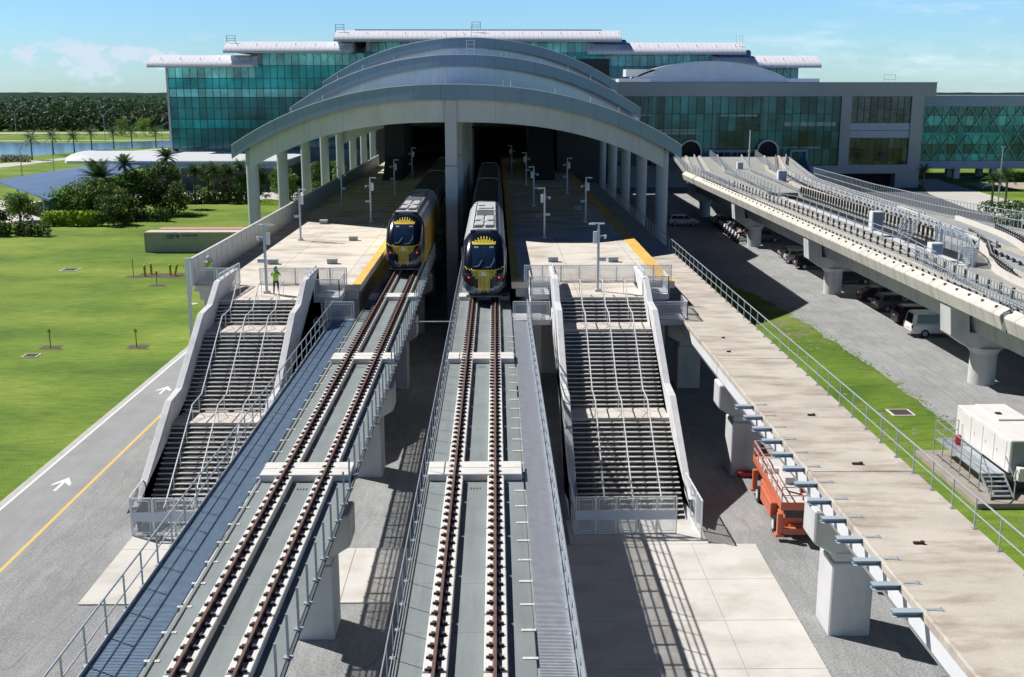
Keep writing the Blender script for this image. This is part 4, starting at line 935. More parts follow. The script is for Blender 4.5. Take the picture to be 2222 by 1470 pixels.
# ================================================================ people mover guideway on the right
gs = thing('guideway', 'wide weathered concrete elevated guideway crossing over the parked cars on the right', 'guideway')
gcon = mat('guideway_concrete', (.62, .59, .53), .85, var=.08, scale=.6, stain=(.26, .25, .23), stain_amt=.6, stain_scale=(0, 1.7, .10), bump=.12, fine=.05)
gdk = mat('guideway_deck', (.33, .33, .31), .85, var=.1, scale=.8, stain=(.22, .21, .20), stain_amt=.5, stain_scale=(.8, .3, 1), fine=.08)
for a, b in ((28, 66.3), (66.9, 110), (110.04, 146), (146.04, 176), (176.6, 186.5)):
    mb = MB(); mb.prism([(31.28, 6.82), (31.36, 6.95), (31.95, 7.32), (31.95, 7.0), (33.4, 6.9), (33.4, 5.8), (31.6, 5.88)], a, b, 'y'); mb.build('edge_beam', gcon, gs, bevel=.03)
mb = MB(); mb.box(31.5, 32.3, 66.3, 66.9, 5.9, 7.1); mb.build('expansion_joint', mat('joint_grey', (.15, .16, .17), .8), gs); MB().box(31.5, 32.3, 176, 176.6, 5.9, 7.1).build('expansion_joint', MATS['joint_grey'], gs)
mb = MB(); mb.prism([(31.95, 28), (36.6, 28), (36.6, 186.5), (44, 236), (37.5, 236), (31.95, 186.5)], 6.5, 7.0); mb.prism([(41.0, 150), (41.0, 96), (36.6, 84), (36.6, 28), (58, 28), (56, 60), (55, 84), (54, 100), (52.5, 112), (50.5, 124), (49.6, 141), (49.8, 168), (53.5, 190), (62, 236), (44.02, 236), (36.62, 186.5), (36.62, 150)], 6.5, 7.0)
mb.build('deck', gdk, gs)
mb = MB(); mb.prism([(33.25, 5.8), (33.7, 3.9), (38.4, 3.9), (39, 6.5), (33.2, 6.5)], 28, 186, 'y'); mb.build('girder', pier_conc(), gs)
mb = MB(); mb.prism([(41.5, 6.5), (42.2, 3.9), (46, 3.9), (47, 6.5)], 28, 233, 'y'); mb.build('girder', pier_conc(), gs)
for y in (75.4, 111.4, 147, 183):
    m_ = MB(); m_.cyl((34.85, y + 1), .92, -.2, 2.3, 20); m_.tube([(34.85, y + 1, 2.3), (34.85, y + 1, 2.75)], .96, 20, 1.3); p = m_.build('pier', pier_conc(), gs, smooth=50)
    m_ = MB(); m_.prism([(31.75, 5.86), (31.95, 3.7), (33.4, 2.75), (36.5, 2.75), (44, 2.9), (47, 3.7), (47, 3.89), (33.3, 3.9), (33.1, 5.78)], y, y + 1.9, 'y'); m_.build('pier_cap', pier_conc(), p, bevel=.04)
    m_ = MB(); m_.cyl((44.5, y + 1), .92, -.2, 2.95, 16); m_.build('pier', pier_conc(), gs, smooth=50)
beam = mat('guide_beam', (.52, .48, .41), .8, var=.08, scale=1, stain=(.35, .3, .25), stain_amt=.5, stain_scale=(1, .4, 1))
def runline(label, pts, z, w, h, m_=None):
    mb = MB()
    for (a, b) in zip(pts, pts[1:]):
        A, B = Vector((*a, z + h / 2)), Vector((*b, z + h / 2)); mb.bar(A, B, w, h)
    return mb.build('running_beam', m_ or beam, gs)
for pts in ([(33.0, 30), (33.0, 186), (40.2, 236)], [(35.4, 30), (35.6, 86), (35.4, 120), (35.8, 186), (43, 236)]): runline('', pts, 7.002, .45, .24)
for pts in ([(38.2, 30), (38.6, 78), (41.7, 97), (42.8, 120), (43.6, 160), (47, 192), (56.8, 236)], [(41.6, 30), (42.2, 72), (44.4, 92), (45.2, 112), (46.6, 140), (47.2, 165), (50, 192), (59.8, 236)]): runline('', pts, 7.002, .5, .26)
# slope of the outer kerb with small cable hooks
mb = MB(); y = 60
hk = []
while y < 170:
    if not hk: hk.append(MB().box(31.58, 31.75, 0, .1, 7.08, 7.26).build('kerb_hook', mat('hook_dark', (.1, .09, .08), .7), gs)); o = hk[0]
    else: o = hk[0].copy(); COL.objects.link(o); o.parent = gs
    o.location = (0, y, 0); y += 2.05
kb = mat('branch_kerb', (.66, .63, .57), .8, var=.08, scale=1, stain=(.35, .33, .3), stain_amt=.4, stain_scale=(1, 1, 1))
def kerb(pts, w, h, z=7.002, m_=None, nm='branch_kerb'):
    sp = []
    for i in range(len(pts) - 1):
        p0, p1, p2, p3 = [Vector((*pts[max(0, min(len(pts) - 1, j))], 0)) for j in (i - 1, i, i + 1, i + 2)]
        for k in range(6):
            u = k / 6; sp.append(.5 * ((2 * p1) + (p2 - p0) * u + (2 * p0 - 5 * p1 + 4 * p2 - p3) * u * u + (3 * p1 - p0 - 3 * p2 + p3) * u ** 3))
    sp.append(Vector((*pts[-1], 0))); L_, R_ = [], []
    for i, p in enumerate(sp):
        d = (sp[min(i + 1, len(sp) - 1)] - sp[max(i - 1, 0)]).normalized(); q = Vector((-d.y, d.x, 0)) * w / 2; L_.append(p + q); R_.append(p - q)
    mb = MB(); mb.strip2([[(p.x, p.y, z + h) for p in L_], [(p.x, p.y, z + h) for p in R_]], h); return mb.build(nm, m_ or kb, gs)
kerb([(46.8, 128), (45.4, 110), (43.6, 99), (40.2, 89), (37.8, 81), (36.9, 70), (36.8, 50)], .38, .42)
kerb([(49.5, 118), (48.0, 104), (45.6, 94), (42.6, 85.5), (40.6, 76), (40.0, 64), (40, 50)], .38, .42)
kerb([(48.0, 116), (46.6, 103), (44.4, 94), (41.2, 86), (39.2, 78), (38.4, 68), (38.4, 50)], 1.5, .03, 7.003, mat('branch_asphalt', (.30, .32, .33), .85, var=.08), 'branch_track')
kerb([(52.5, 108), (50.5, 97), (47.6, 88), (45.0, 79), (43.6, 68), (43.2, 50)], .5, .5)
# power rail on short dark posts
def postline(name, label, pts, z, h, sp, pm, rails, cat='rail', rm=None, r=.05, w=.12):
    t = thing(name, label, cat); first = None; rm = rm or pm; k = 0
    L_ = [(Vector((*a, 0)), Vector((*b, 0))) for a, b in zip(pts, pts[1:])]
    tot = sum((b - a).length for a, b in L_); d = 0; rest = MB(); nrest = 0
    while d <= tot:
        q = d
        for a, b in L_:
            if q <= (b - a).length + 1e-6: break
            q -= (b - a).length
        p = a.lerp(b, min(1, q / (b - a).length))
        if k < 100:
            if first is None: mb = MB(); mb.box(-w / 2, w / 2, -w / 2, w / 2, 0, h); first = mb.build('post', pm, t); o = first
            else: o = first.copy(); COL.objects.link(o); o.parent = t
            o.location = (p.x, p.y, z)
        else: rest.box(p.x - w / 2, p.x + w / 2, p.y - w / 2, p.y + w / 2, z, z + h); nrest += 1
        k += 1; d += sp
    if nrest: rest.build('post', pm, t, kind='stuff')
    for zz in rails:
        mb = MB()
        for a, b in L_: mb.bar((a.x, a.y, z + zz), (b.x, b.y, z + zz), r)
        mb.build('rail', rm, t)
    return t
dkp = mat('insulator_dark', (.035, .035, .04), .6, var=.1)
pal = mat('rail_pale', (.62, .64, .66), .4, metal=.3, var=.1)
postline('power_rail', 'dark posted power rail nearest the outer edge of the guideway', [(32.35, 62), (32.35, 176)], 7.02, .34, 1.2, dkp, (.34,), 'power rail', pal, .09, .14)
postline('power_rail', 'row of tall dark brackets along the first running beam of the guideway', [(34.3, 66), (34.3, 160)], 7.02, .75, 1.9, dkp, (.3,), 'power rail', pal, .08, .16)
postline('power_rail', 'row of dark brackets beside the opening in the middle of the guideway', [(40.7, 100), (40.7, 148)], 7.02, 1.0, 1.1, dkp, (.15,), 'power rail', pal, .08, .2)
postline('power_rail', 'cluttered pale power rail left of the far picket fence on the guideway', [(44.0, 96), (44.8, 112), (45.6, 140), (46.0, 165), (52, 200), (60.5, 232)], 7.02, .55, 1.3, mat('pale_bracket', (.45, .47, .5), .5), (.2, .55), 'power rail', pal, .14, .2)
postline('power_rail', 'pale power rail between the two far running beams of the guideway', [(39.3, 30), (40.0, 76), (43.0, 97), (44.0, 120), (44.8, 160), (48.5, 192), (58.3, 232)], 7.02, .4, 1.6, dkp, (.4,), 'power rail', pal, .1, .2)
for (pts_, lb) in (([(34.2, 160), (34.6, 186), (41.6, 234)], 'pale bracketed rail between the two running beams at the far end of the guideway'), ([(37.2, 150), (38.4, 186), (46.5, 234)], 'pale bracketed rail left of the middle railing at the far end of the guideway'), ([(41.2, 150), (43.6, 190), (51.5, 234)], 'pale bracketed rail in the middle of the broad far end of the guideway'), ([(46.8, 120), (47.9, 150), (49, 172), (56, 210)], 'pale bracketed rail along the foot of the far picket fence')):
    postline('power_rail', lb, pts_, 7.02, .5, 1.1, MATS['pale_bracket'], (.25, .5), 'power rail', pal, .09, .18)
# railings on the guideway
gr_ = mat('guideway_rail', (.50, .56, .62), .4, metal=.4, var=.05)
postline('guideway_railing', 'three rail grey railing along the near walkway of the guideway', [(32.3, 190), (32.2, 158), (32.6, 140), (34.9, 128), (35.0, 96), (33.5, 83)], 7.02, 1.5, 2.6, gr_, (1.5, 1.05, .6), 'railing', None, .05, .08)
postline('guideway_railing', 'grey railing along the left edge of the guideway near the station', [(37.2, 232), (31.8, 186), (31.8, 150)], 7.4, 1.2, 2.4, gr_, (1.2, .8, .4), 'railing', None, .05, .07)
postline('guideway_railing', 'grey railing between the two tracks at the far end of the guideway', [(44.5, 232), (38.2, 180), (36.2, 140)], 7.02, 1.45, 2.6, gr_, (1.45, 1.0, .55), 'railing', None, .05, .08)
postline('guideway_railing', 'grey railing left of the far track reaching back to the arched portal', [(54, 232), (45.6, 180), (42.6, 130), (41.9, 97)], 7.02, 1.45, 2.8, gr_, (1.45, 1.0, .55), 'railing', None, .05, .08)
postline('guideway_fence', 'tall grey picket fence along the far side of the guideway', [(49.3, 172), (49.2, 168), (48.3, 141), (49.0, 124), (50.8, 112), (53.6, 100)], 7.02, 1.85, .62, gr_, (1.85, 1.0, .12), 'fence', None, .07, .045)
postline('guideway_fence', 'tall grey picket fence on the near corner of the guideway at the right edge', [(33.2, 86), (32.6, 76), (31.7, 62), (31.7, 45)], 7.02, 1.45, .55, gr_, (1.45, .75, .12), 'fence', None, .07, .05)
def slatted(label, x, y, rz):
    t = thing('access_stair', label, 'stair', (x, y, 7.0), rz)
    mb = MB()
    for k in range(9): mb.box(-.6, .6, k * .3, k * .3 + .24, .02 + k * .14, .06 + k * .14)
    mb.build('tread', gr_, t)
    for s_ in (-.62, .62):
        mb = MB(); mb.bar((s_, 0, .05), (s_, 2.8, 1.3), .06, .2)
        for q in (.5, 1.0): mb.bar((s_, 0, .05 + q), (s_, 2.8, 1.3 + q), .05)
        for k in range(3): mb.bar((s_, k * 1.3, .05 + k * .6), (s_, k * 1.3, 1.1 + k * .6), .05)
        mb.build('stringer', gr_, t)
slatted('small steel stair with handrails in the middle of the guideway curve', 36.9, 85.5, -.5)
slatted('small steel ladder stair beside the opening in the guideway', 38.4, 103, -.6)
# curved white screen wall where the tracks part
t = thing('curved_screen', 'curved slatted steel screen where the two guideway tracks part', 'screen')
mb = MB(); pts = [(37.2 + 1.9 * math.sin(k / 9 * 2.2) + k * .12, 85 + k * 1.55) for k in range(10)]
for a, b in zip(pts, pts[1:]): mb.quad((a[0], a[1], 7.0), (b[0], b[1], 7.0), (b[0], b[1], 8.7), (a[0], a[1], 8.7))
mb.build('infill', meshmat('screen_mesh', (.20, .27, .36), .45), t)
for k, a in enumerate(pts): m2 = MB(); m2.bar((a[0], a[1], 7.0), (a[0], a[1], 8.75), .07); m2.build('post', gr_, t)
m2 = MB(); m2.tube([(*a, 8.72) for a in pts], .05, 6); m2.build('top_rail', gr_, t)
for (x, y, w, h, lb, dcol) in [(37.5, 108.4, 1.1, 1.9, 'white cabinet with dark front standing on the guideway beside the opening', (.16, .20, .28)), (37.0, 92.0, 1.0, 1.0, 'low white cabinet with blue vents on the near part of the guideway', (.2, .3, .45)),
      (43.3, 168, 1.3, 1.7, 'small white cabinet on the far part of the guideway', (.2, .28, .4)), (43.0, 196, 1.0, 1.2, 'small white box on the guideway close to the arched portals', (.3, .36, .45))]:
    t = thing('cabinet', lb, 'cabinet', (x, y, 7.02))
    mb = MB(); mb.box(-w / 2, w / 2, -.5, .5, 0, h); mb.build('body', white_paint(), t, bevel=.02)
    mb = MB(); mb.box(-w / 2 + .12, w / 2 - .04, -.52, -.501, .12, h - .12); mb.build('front_panel', mat('cab_%d' % int(y), dcol, .5, var=.05), t)
t = thing('mast', 'slim pale mast standing on the guideway in front of the portals', 'mast', (44.6, 196, 7.0)); mb = MB(); mb.tube([(0, 0, 0), (0, 0, 6.6)], .13, 8, .09); mb.build('pole', edgem, t); mb = MB(); mb.tube([(0, 0, 6.6), (0, 0, 6.75)], .17, 8); mb.box(-.18, .18, -.18, .18, 2.9, 3.4); mb.build('cap', mat('cap_warm', (.6, .45, .35), .5), t)

for (pts_, lb) in (([(45.0, 104), (43.2, 96), (40.0, 88), (38.0, 80)], 'short dark conductor rail on the inner side of the curving branch'), ([(49.3, 108), (47.6, 99), (45.2, 91), (42.4, 82), (41.2, 72)], 'dark conductor rail on the outer side of the curving branch')):
    postline('power_rail', lb, pts_, 7.02, .75, .8, dkp, (.7, .4), 'power rail', pal, .09, .2)
postline('guideway_railing', 'grey railing along the outer kerb at the right end of the guideway', [(52.8, 110), (50.9, 97), (48.0, 88), (45.4, 79)], 7.02, 1.4, 1.6, gr_, (1.4, .95, .5), 'railing', None, .05, .08)
# ================================================================ vehicles
tyre = mat('tyre', (.018, .018, .02), .9); rimm = mat('rim', (.45, .46, .48), .35, metal=.7, var=.05); cglass = mat('car_glass', (.01, .013, .017), .05, var=0, spec=.8)
tail = mat('tail_lamp', (.35, .02, .02), .3, var=0); headl = mat('head_lamp', (.7, .7, .7), .2, var=0)
def wheel(t, x, y, r=.33, w=.22, sd_=1):
    mb = MB(); mb.tube([(x, y - w / 2, r), (x, y + w / 2, r)], r, 18); o = mb.build('wheel', tyre, t, smooth=40)
    mb = MB(); mb.tube([(x, y + sd_ * (w / 2 + .004), r), (x, y + sd_ * (w / 2 + .02), r)], r * .62, 12); mb.build('rim', rimm, o)
def car(label, x, y, rz, col, kind='suv', rough=.28, metal=.3, cat='car'):
    """nose towards +x in local space"""
    t = thing('parked_' + ('van' if kind == 'van' else 'car'), label, cat, (x, y, 0), rz, group='vehicles parked under the guideway')
    pm = mat('car_paint_%02d%02d%02d' % tuple(int(c * 99) for c in col), col, rough, metal=metal, var=.02)
    if kind == 'van':
        Ln, Wd = 5.6, 2.0; low = [(-2.8, .35), (-2.85, .8), (-2.78, 1.15), (2.1, 1.15), (2.55, 1.05), (2.75, .85), (2.78, .4)]
        cab = [(-2.78, 1.15), (-2.62, 2.0), (-2.4, 2.1), (.9, 2.1), (1.25, 2.0), (2.0, 1.15)]
    elif kind == 'suv':
        Ln, Wd = 4.7, 1.86; low = [(-2.3, .4), (-2.36, .75), (-2.28, 1.08), (1.15, 1.08), (2.0, .98), (2.28, .8), (2.33, .42)]
        cab = [(-2.22, 1.08), (-1.95, 1.62), (-1.7, 1.7), (.2, 1.7), (.45, 1.62), (1.2, 1.08)]
    else:
        Ln, Wd = 4.6, 1.8; low = [(-2.2, .35), (-2.28, .7), (-2.2, .95), (1.0, .93), (2.0, .82), (2.25, .65), (2.28, .38)]
        cab = [(-1.95, .95), (-1.2, 1.38), (-1.0, 1.43), (.1, 1.43), (.3, 1.38), (1.15, .93)]
    h = Wd / 2
    mb = MB(); mb.prism(low, -h, h, 'y'); b_ = mb.build('body', pm, t, bevel=.07)
    k = len(cab); ins = .17 if kind != 'van' else .12; zt = max(p[1] for p in cab)
    vs = []
    for s_ in (-1, 1):
        for (px_, pz_) in cab:
            f_ = (pz_ - cab[0][1]) / (zt - cab[0][1]); vs.append((px_, s_ * (h - .02 - ins * f_), pz_))
    fs = [tuple(range(k)), tuple(reversed(range(k, 2 * k)))] + [(i, k + i, k + (i + 1) % k, (i + 1) % k) for i in range(k)]
    mb = MB(); mb.add(vs, fs); mb.build('cabin', pm, t, bevel=.05)
    # windows
    zb, z1 = cab[0][1] + .06, zt - .12
    def side(x0, x1, s_, sl0=0, sl1=0):
        f0 = (zb - cab[0][1]) / (zt - cab[0][1]); f1 = (z1 - cab[0][1]) / (zt - cab[0][1])
        y0_, y1_ = s_ * (h + .0 - ins * f0), s_ * (h + .0 - ins * f1)
        mb = MB(); mb.quad((x0, y0_, zb), (x1, y0_, zb), (x1 - sl1, y1_, z1), (x0 + sl0, y1_, z1)); mb.build('side_window', cglass, t)
    for s_ in (-1, 1):
        if kind == 'van': side(-2.45, -.55, s_, .1); side(-.4, .5, s_); side(.65, 1.75, s_, 0, .55)
        elif kind == 'suv': side(-1.95, -1.05, s_, .2); side(-.98, -.1, s_); side(-.03, 1.0, s_, 0, .5)
        else: side(-1.6, -.5, s_, .45); side(-.42, .95, s_, 0, .55)
    def end(xb, xt, nm, wf=.78):
        y0_, y1_ = h * wf, h * (wf - .12); mb = MB(); mb.quad((xb, -y0_, zb), (xb, y0_, zb), (xt, y1_, z1), (xt, -y1_, z1)); mb.build(nm, cglass, t)
    def xa(z, front):
        pts = cab[len(cab) // 2:] if front else cab[:len(cab) // 2]
        for (a, b), (c, d) in zip(pts, pts[1:]):
            if min(b, d) <= z <= max(b, d): return a + (c - a) * (z - b) / (d - b + 1e-9)
        return pts[0][0]
    end(xa(zb, 1) + .03, xa(z1, 1) + .03, 'windscreen'); end(xa(zb, 0) - .03, xa(z1, 0) - .03, 'rear_window')
    for s_ in (-1, 1):
        mb = MB(); mb.box(low[1][0] - .015, low[1][0] + .12, s_ * h * .93 - .09, s_ * h * .93 + .03 * s_ + .02, low[1][1] + .05, low[2][1] - .02); mb.build('tail_light', tail, t)
        mb = MB(); mb.box(low[-2][0] - .22, low[-2][0] + .0, s_ * h * .78 - .16, s_ * h * .78 + .16, low[-2][1] - .16, low[-2][1] + .0); mb.build('headlight', headl, t)
        for wx in (-Ln * .30, Ln * .31): wheel(t, wx, s_ * (h - .10), .36 if kind != 'sedan' else .32, .22, s_)
    mb = MB(); mb.box(low[0][0] - .06, low[0][0] + .15, -h * .95, h * .95, .32, .55); mb.box(low[-1][0] - .1, low[-1][0] + .05, -h * .95, h * .95, .3, .5); mb.build('bumper', mat('bumper_dark', (.05, .05, .055), .6) if kind != 'van' else mat('bumper_grey', (.3, .3, .3), .5), t)
    mb = MB(); mb.box(low[1][0] - .03, low[1][0] + .02, -.26, .26, .78, .92); mb.build('number_plate', white_paint(), t)
    return t
for x, y, col, kd, lb in [(38.1, 92.1, (.72, .73, .74), 'van', 'white passenger van with dark windows parked under the guideway next to the nearest pier'),
    (38.2, 97.0, (.03, .03, .035), 'suv', 'black car in deep shade right behind the white van'), (38.4, 103.0, (.10, .105, .11), 'suv', 'dark grey car in deep shade, second behind the white van'),
    (38.5, 108.3, (.05, .02, .02), 'sedan', 'dark red sedan in deep shade in front of the middle pier'), (38.6, 118.5, (.05, .06, .08), 'sedan', 'dark blue car just behind the middle pier of the guideway'),
    (37.6, 128.6, (.02, .02, .022), 'suv', 'black car beside the silver one under the guideway'), (37.5, 132.9, (.42, .43, .44), 'suv', 'silver car with bright sunlit corner under the guideway'),
    (37.9, 137.6, (.33, .34, .35), 'sedan', 'long silver grey sedan behind the silver car'), (37.2, 152.6, (.12, .12, .13), 'suv', 'dark car behind the third guideway pier'),
    (36.9, 157.0, (.5, .5, .5), 'sedan', 'pale car behind the third pier, second in the row'), (36.7, 161.2, (.06, .06, .06), 'suv', 'black car in the far row under the guideway'),
    (36.5, 165.4, (.65, .65, .66), 'sedan', 'white car in the far row under the guideway'), (36.4, 169.6, (.2, .2, .22), 'suv', 'grey car in the far row beside the two white ones'), (36.2, 173.8, (.7, .7, .7), 'sedan', 'white car farthest along the row under the guideway'),
    (29.2, 171.5, (.55, .6, .66), 'suv', 'pale blue car parked between the canopy columns and the guideway')]:
    car(lb, x, y, rad(R.uniform(-3, 3)), col, kd, metal=.0 if kd == 'van' else .3, cat='van' if kd == 'van' else 'car')
def moto(label, x, y, rz, col):
    t = thing('motorcycle', label, 'motorcycle', (x, y, 0), rz, group='motorcycles parked under the far end of the guideway')
    for wx in (-.72, .72): MB().tube([(wx, -.07, .31), (wx, .07, .31)], .31, 14).build('wheel', tyre, t, smooth=40)
    cm = mat('moto_%d' % int(col[0] * 90), col, .3, var=.03)
    mb = MB(); mb.prism([(-.55, .45), (.35, .4), (.55, .62), (.45, .95), (.05, 1.0), (-.2, .8), (-.95, .85), (-.95, .72)], -.14, .14, 'y'); mb.build('body', cm, t, bevel=.05)
    MB().box(-.75, -.05, -.15, .15, .82, .92).build('seat', tyre, t, bevel=.03)
    mb = MB(); mb.tube([(.45, -.38, 1.08), (.5, 0, 1.0), (.45, .38, 1.08)], .02, 5); mb.tube([(.72, 0, .31), (.48, 0, 1.0)], .035, 6); mb.build('handlebar', galv(), t)
    mb = MB(); mb.prism([(.45, .85), (.75, .8), (.62, 1.28), (.55, 1.3)], -.22, .22, 'y'); mb.build('fairing', white_paint(), t, bevel=.04)
    MB().box(-1.05, -.7, -.25, .25, .75, 1.08).build('top_case', cm, t, bevel=.04)
    MB().box(-.1, .3, -.2, .2, .2, .5).build('engine', mat('engine_grey', (.2, .2, .2), .4, metal=.5), t)
for i in range(9):
    moto('%s motorcycle of the row beside the third guideway pier' % ORD[i], 33.9 + .12 * i, 150.5 + 2.5 * i, rad(185 + R.uniform(-8, 8)), [(.55, .55, .55), (.04, .04, .04), (.3, .02, .02), (.65, .65, .62)][i % 4])
# ---------------------------------------------------------------- scissor lift
orange = mat('lift_orange', (.66, .17, .09), .45, var=.06, scale=3, stain=(.25, .1, .07), stain_amt=.4, stain_scale=(3, 3, 3))
dkred = mat('lift_dark_red', (.30, .03, .02), .5, var=.06)
t = thing('scissor_lift', 'orange scissor lift with lowered railed platform parked under the edge of the empty viaduct', 'scissor lift', (14.0, 48.2, 0), rad(-2.5))
mb = MB(); mb.box(-.62, .62, .3, 5.6, .55, 1.0); mb.build('chassis', orange, t, bevel=.03)
for x in (-.75, .75):
    for y in (.9, 4.9):
        mb = MB(); mb.tube([(x - .17, y, .42), (x + .17, y, .42)], .42, 18); o = mb.build('wheel', tyre, t, smooth=40)
        mb = MB(); mb.tube([(x + (.175 if x > 0 else -.195), y, .42), (x + (.195 if x > 0 else -.175), y, .42)], .24, 12); mb.build('rim', mat('rim_white', (.7, .7, .68), .5), o)
for x, y in ((-.82, -.05), (.82, -.05), (-.85, 6.0), (.85, 6.0)):
    mb = MB(); mb.box(x - .12, x + .12, y - .14, y + .14, .35, 1.35); mb.box(x - .2, x + .2, y - .2, y + .2, .22, .35); mb.build('outrigger', orange, t, bevel=.02)
mb = MB(); mb.box(-.9, .9, -.15, .1, .30, .62); mb.box(-.35, .35, .1, .3, .42, .7); mb.build('bumper_beam', orange, t, bevel=.02)
for x in (-.95, .62):
    mb = MB(); mb.box(x, x + .34, 1.5, 4.0, .5, 1.25); mb.build('engine_cover', orange, t, bevel=.04)
sc = mat('scissor_arm_dark', (.08, .07, .07), .6, var=.2)
mb = MB()
for x in (-.45, .45):
    for k in range(4): mb.bar((x, .7, 1.05 + k * .16), (x, 5.3, 1.15 + k * .16), .06, .11)
    for k in range(4): mb.bar((x * .86, 5.3, 1.05 + k * .16), (x * .86, .7, 1.15 + k * .16), .06, .11)
mb.box(-.5, .5, .25, .45, 1.0, 1.7); mb.build('scissor_arms', sc, t)
mb = MB(); mb.box(-.82, .82, -.3, 6.6, 1.78, 1.86); mb.build('platform', mat('platform_tread', (.60, .57, .55), .7, var=.1, scale=5), t)
mb = MB(); mb.box(-.86, .86, -.36, -.30, 1.6, 1.98); mb.box(-.87, -.82, -.36, 6.66, 1.6, 1.98); mb.box(.82, .87, -.36, 6.66, 1.6, 1.98); mb.box(-.86, .86, 6.6, 6.66, 1.6, 1.98); mb.build('toe_board', orange, t, bevel=.01)
mb = MB(); mb.box(-.8, .8, 4.0, 4.4, 1.87, 2.1); mb.box(-.1, .8, 2.4, 3.9, 1.87, 2.2); mb.build('platform_load', mat('tarp_pale', (.66, .62, .62), .7, var=.1), t)
gl = mat('guard_salmon', (.66, .36, .30), .5, var=.05)
for x in (-.83, .83):
    mb = MB()
    for z in (2.7, 2.3): mb.bar((x, -.3, z), (x, 6.6, z), .045)
    for k in range(7): mb.bar((x, -.3 + k * 1.15, 1.9), (x, -.3 + k * 1.15, 2.7), .045)
    mb.build('guardrail', gl, t)
mb = MB()
for y in (-.3, 6.6):
    for z in (2.7, 2.3): mb.bar((-.83, y, z), (.83, y, z), .045)
mb.build('guardrail', gl, t)
mb = MB(); mb.box(.05, .62, -.12, .18, 2.35, 2.85); mb.build('control_box', dkred, t, bevel=.02)
mb = MB(); mb.tube([(.3, .1, 2.4), (.1, .4, 2.1), (.4, .9, 1.9), (-.2, 1.4, 1.9)], .03, 6); mb.build('cable', tyre, t)
o = MB().box(-.42, .42, -.16, .16, .05, .3).box(-.3, .3, -.1, .1, .3, .36).build('toolbox', mat('red_box', (.5, .02, .03), .4, var=.05), loc=(13.55, 56.85, 0), bevel=.03); o['label'] = 'red box on the gravel at the foot of the second viaduct pier'; o['category'] = 'box'
# ---------------------------------------------------------------- cooling unit / trailer with access stair
t = thing('equipment_container', 'white equipment container on a black trailer at the right edge beside the lawn', 'container unit', (26.35, 52.2, 0))
wc = mat('unit_white', (.78, .76, .73), .45, var=.04, stain=(.5, .45, .4), stain_amt=.25, stain_scale=(1.5, .8, 1.5))
mb = MB(); mb.box(0, 2.6, 1.5, 8.2, 1.25, 3.0); mb.build('body', wc, t, bevel=.04)
mb = MB(); mb.box(0.9, 2.6, 5.0, 8.0, 3.003, 3.1); mb.build('roof_hatch', wc, t, bevel=.02)
for y in (1.9, 3.3, 4.7, 6.2): mb = MB(); mb.box(-.02, -.001, y, y + 1.2, 1.4, 2.85); mb.box(-.045, -.02, y + 1.0, y + 1.08, 2.0, 2.2); mb.build('side_door', mat('unit_door', (.74, .72, .69), .45, var=.03), t, bevel=.01)
mb = MB(); mb.box(.15, 2.5, 1.47, 1.499, 1.3, 2.9); mb.build('end_shade_panel', mat('unit_shade_grey', (.30, .33, .36), .5, var=.05), t)  # shade of the white unit's front face, put in as grey colour
mb = MB(); mb.box(1.2, 1.5, 5.9, 6.2, 3.1, 3.16); mb.build('roof_vent', dark(), t)
mb = MB(); mb.box(.1, 2.5, 1.2, 8.3, .55, 1.2); mb.box(.0, 2.6, 1.3, 4.0, .3, .95); mb.build('trailer_frame', mat('trailer_black', (.02, .02, .022), .6), t, bevel=.02)
for y in (5.6, 6.9):
    for x in (.25, 2.3): mb = MB(); mb.tube([(x - .14, y, .52), (x + .14, y, .52)], .5, 16); mb.build('wheel', tyre, t, smooth=40)
mb = MB(); mb.box(.3, .75, .9, 1.3, 1.0, 1.7); mb.box(1.0, 1.5, .8, 1.2, 1.0, 1.5); mb.tube([(.15, 1.0, 1), (.15, 1.0, 1.6)], .06, 6); mb.build('control_cabinet', wc, t, bevel=.02)
t = thing('access_platform', 'steel access platform with railing and steps along the white equipment container', 'platform', (25.0, 52.3, 0))
mb = MB(); mb.box(-.1, 1.2, 1.4, 7.4, 1.2, 1.26); mb.build('deck', galv(), t)
mb = MB()
for x in (-.1,):
    for z in (1.75, 2.3): mb.bar((x, 1.4, z), (x, 7.4, z), .045)
    for k in range(6): mb.bar((x, 1.4 + 1.2 * k, .3), (x, 1.4 + 1.2 * k, 2.3), .045)
    mb.bar((x, 1.4, .5), (x, 7.4, .5), .045)
mb.bar((-.1, 7.4, 2.3), (1.2, 7.4, 2.3), .045); mb.bar((-.1, 7.4, 1.75), (1.2, 7.4, 1.75), .045); mb.bar((1.2, 7.4, 1.2), (1.2, 7.4, 2.3), .045); mb.build('railing', galv(), t)
for k in range(5): mb = MB(); mb.box(.0, 1.1, .2 + k * .25, .44 + k * .25, .42 + k * .17, .46 + k * .17); mb.build('tread', galv(), t)
for x in (-.04, 1.14):
    mb = MB(); mb.bar((x, .1, .35), (x, 1.4, 1.2), .05, .16); mb.bar((x, .1, 1.3), (x, 1.4, 2.2), .045); mb.bar((x, .1, .3), (x, .1, 1.3), .045); mb.build('stair_stringer', galv(), t)
mb = MB(); mb.box(24.1, 29.5, 51.9, 60.4, 0, .3); o = mb.build('equipment_pad', mat('old_pad', (.33, .29, .24), .9, var=.15, scale=1), bevel=.02); o['label'] = 'low brownish concrete pad under the white equipment container'; o['category'] = 'pad'
mb = MB(); mb.box(.55, .85, -.2, .0, 1.27, 1.8); o = mb.build('fire_extinguisher', mat('ext_red', (.5, .05, .08), .4), loc=(25.0, 58.6, 0)); o['label'] = 'small red extinguisher at the far end of the access platform'; o['category'] = 'extinguisher'
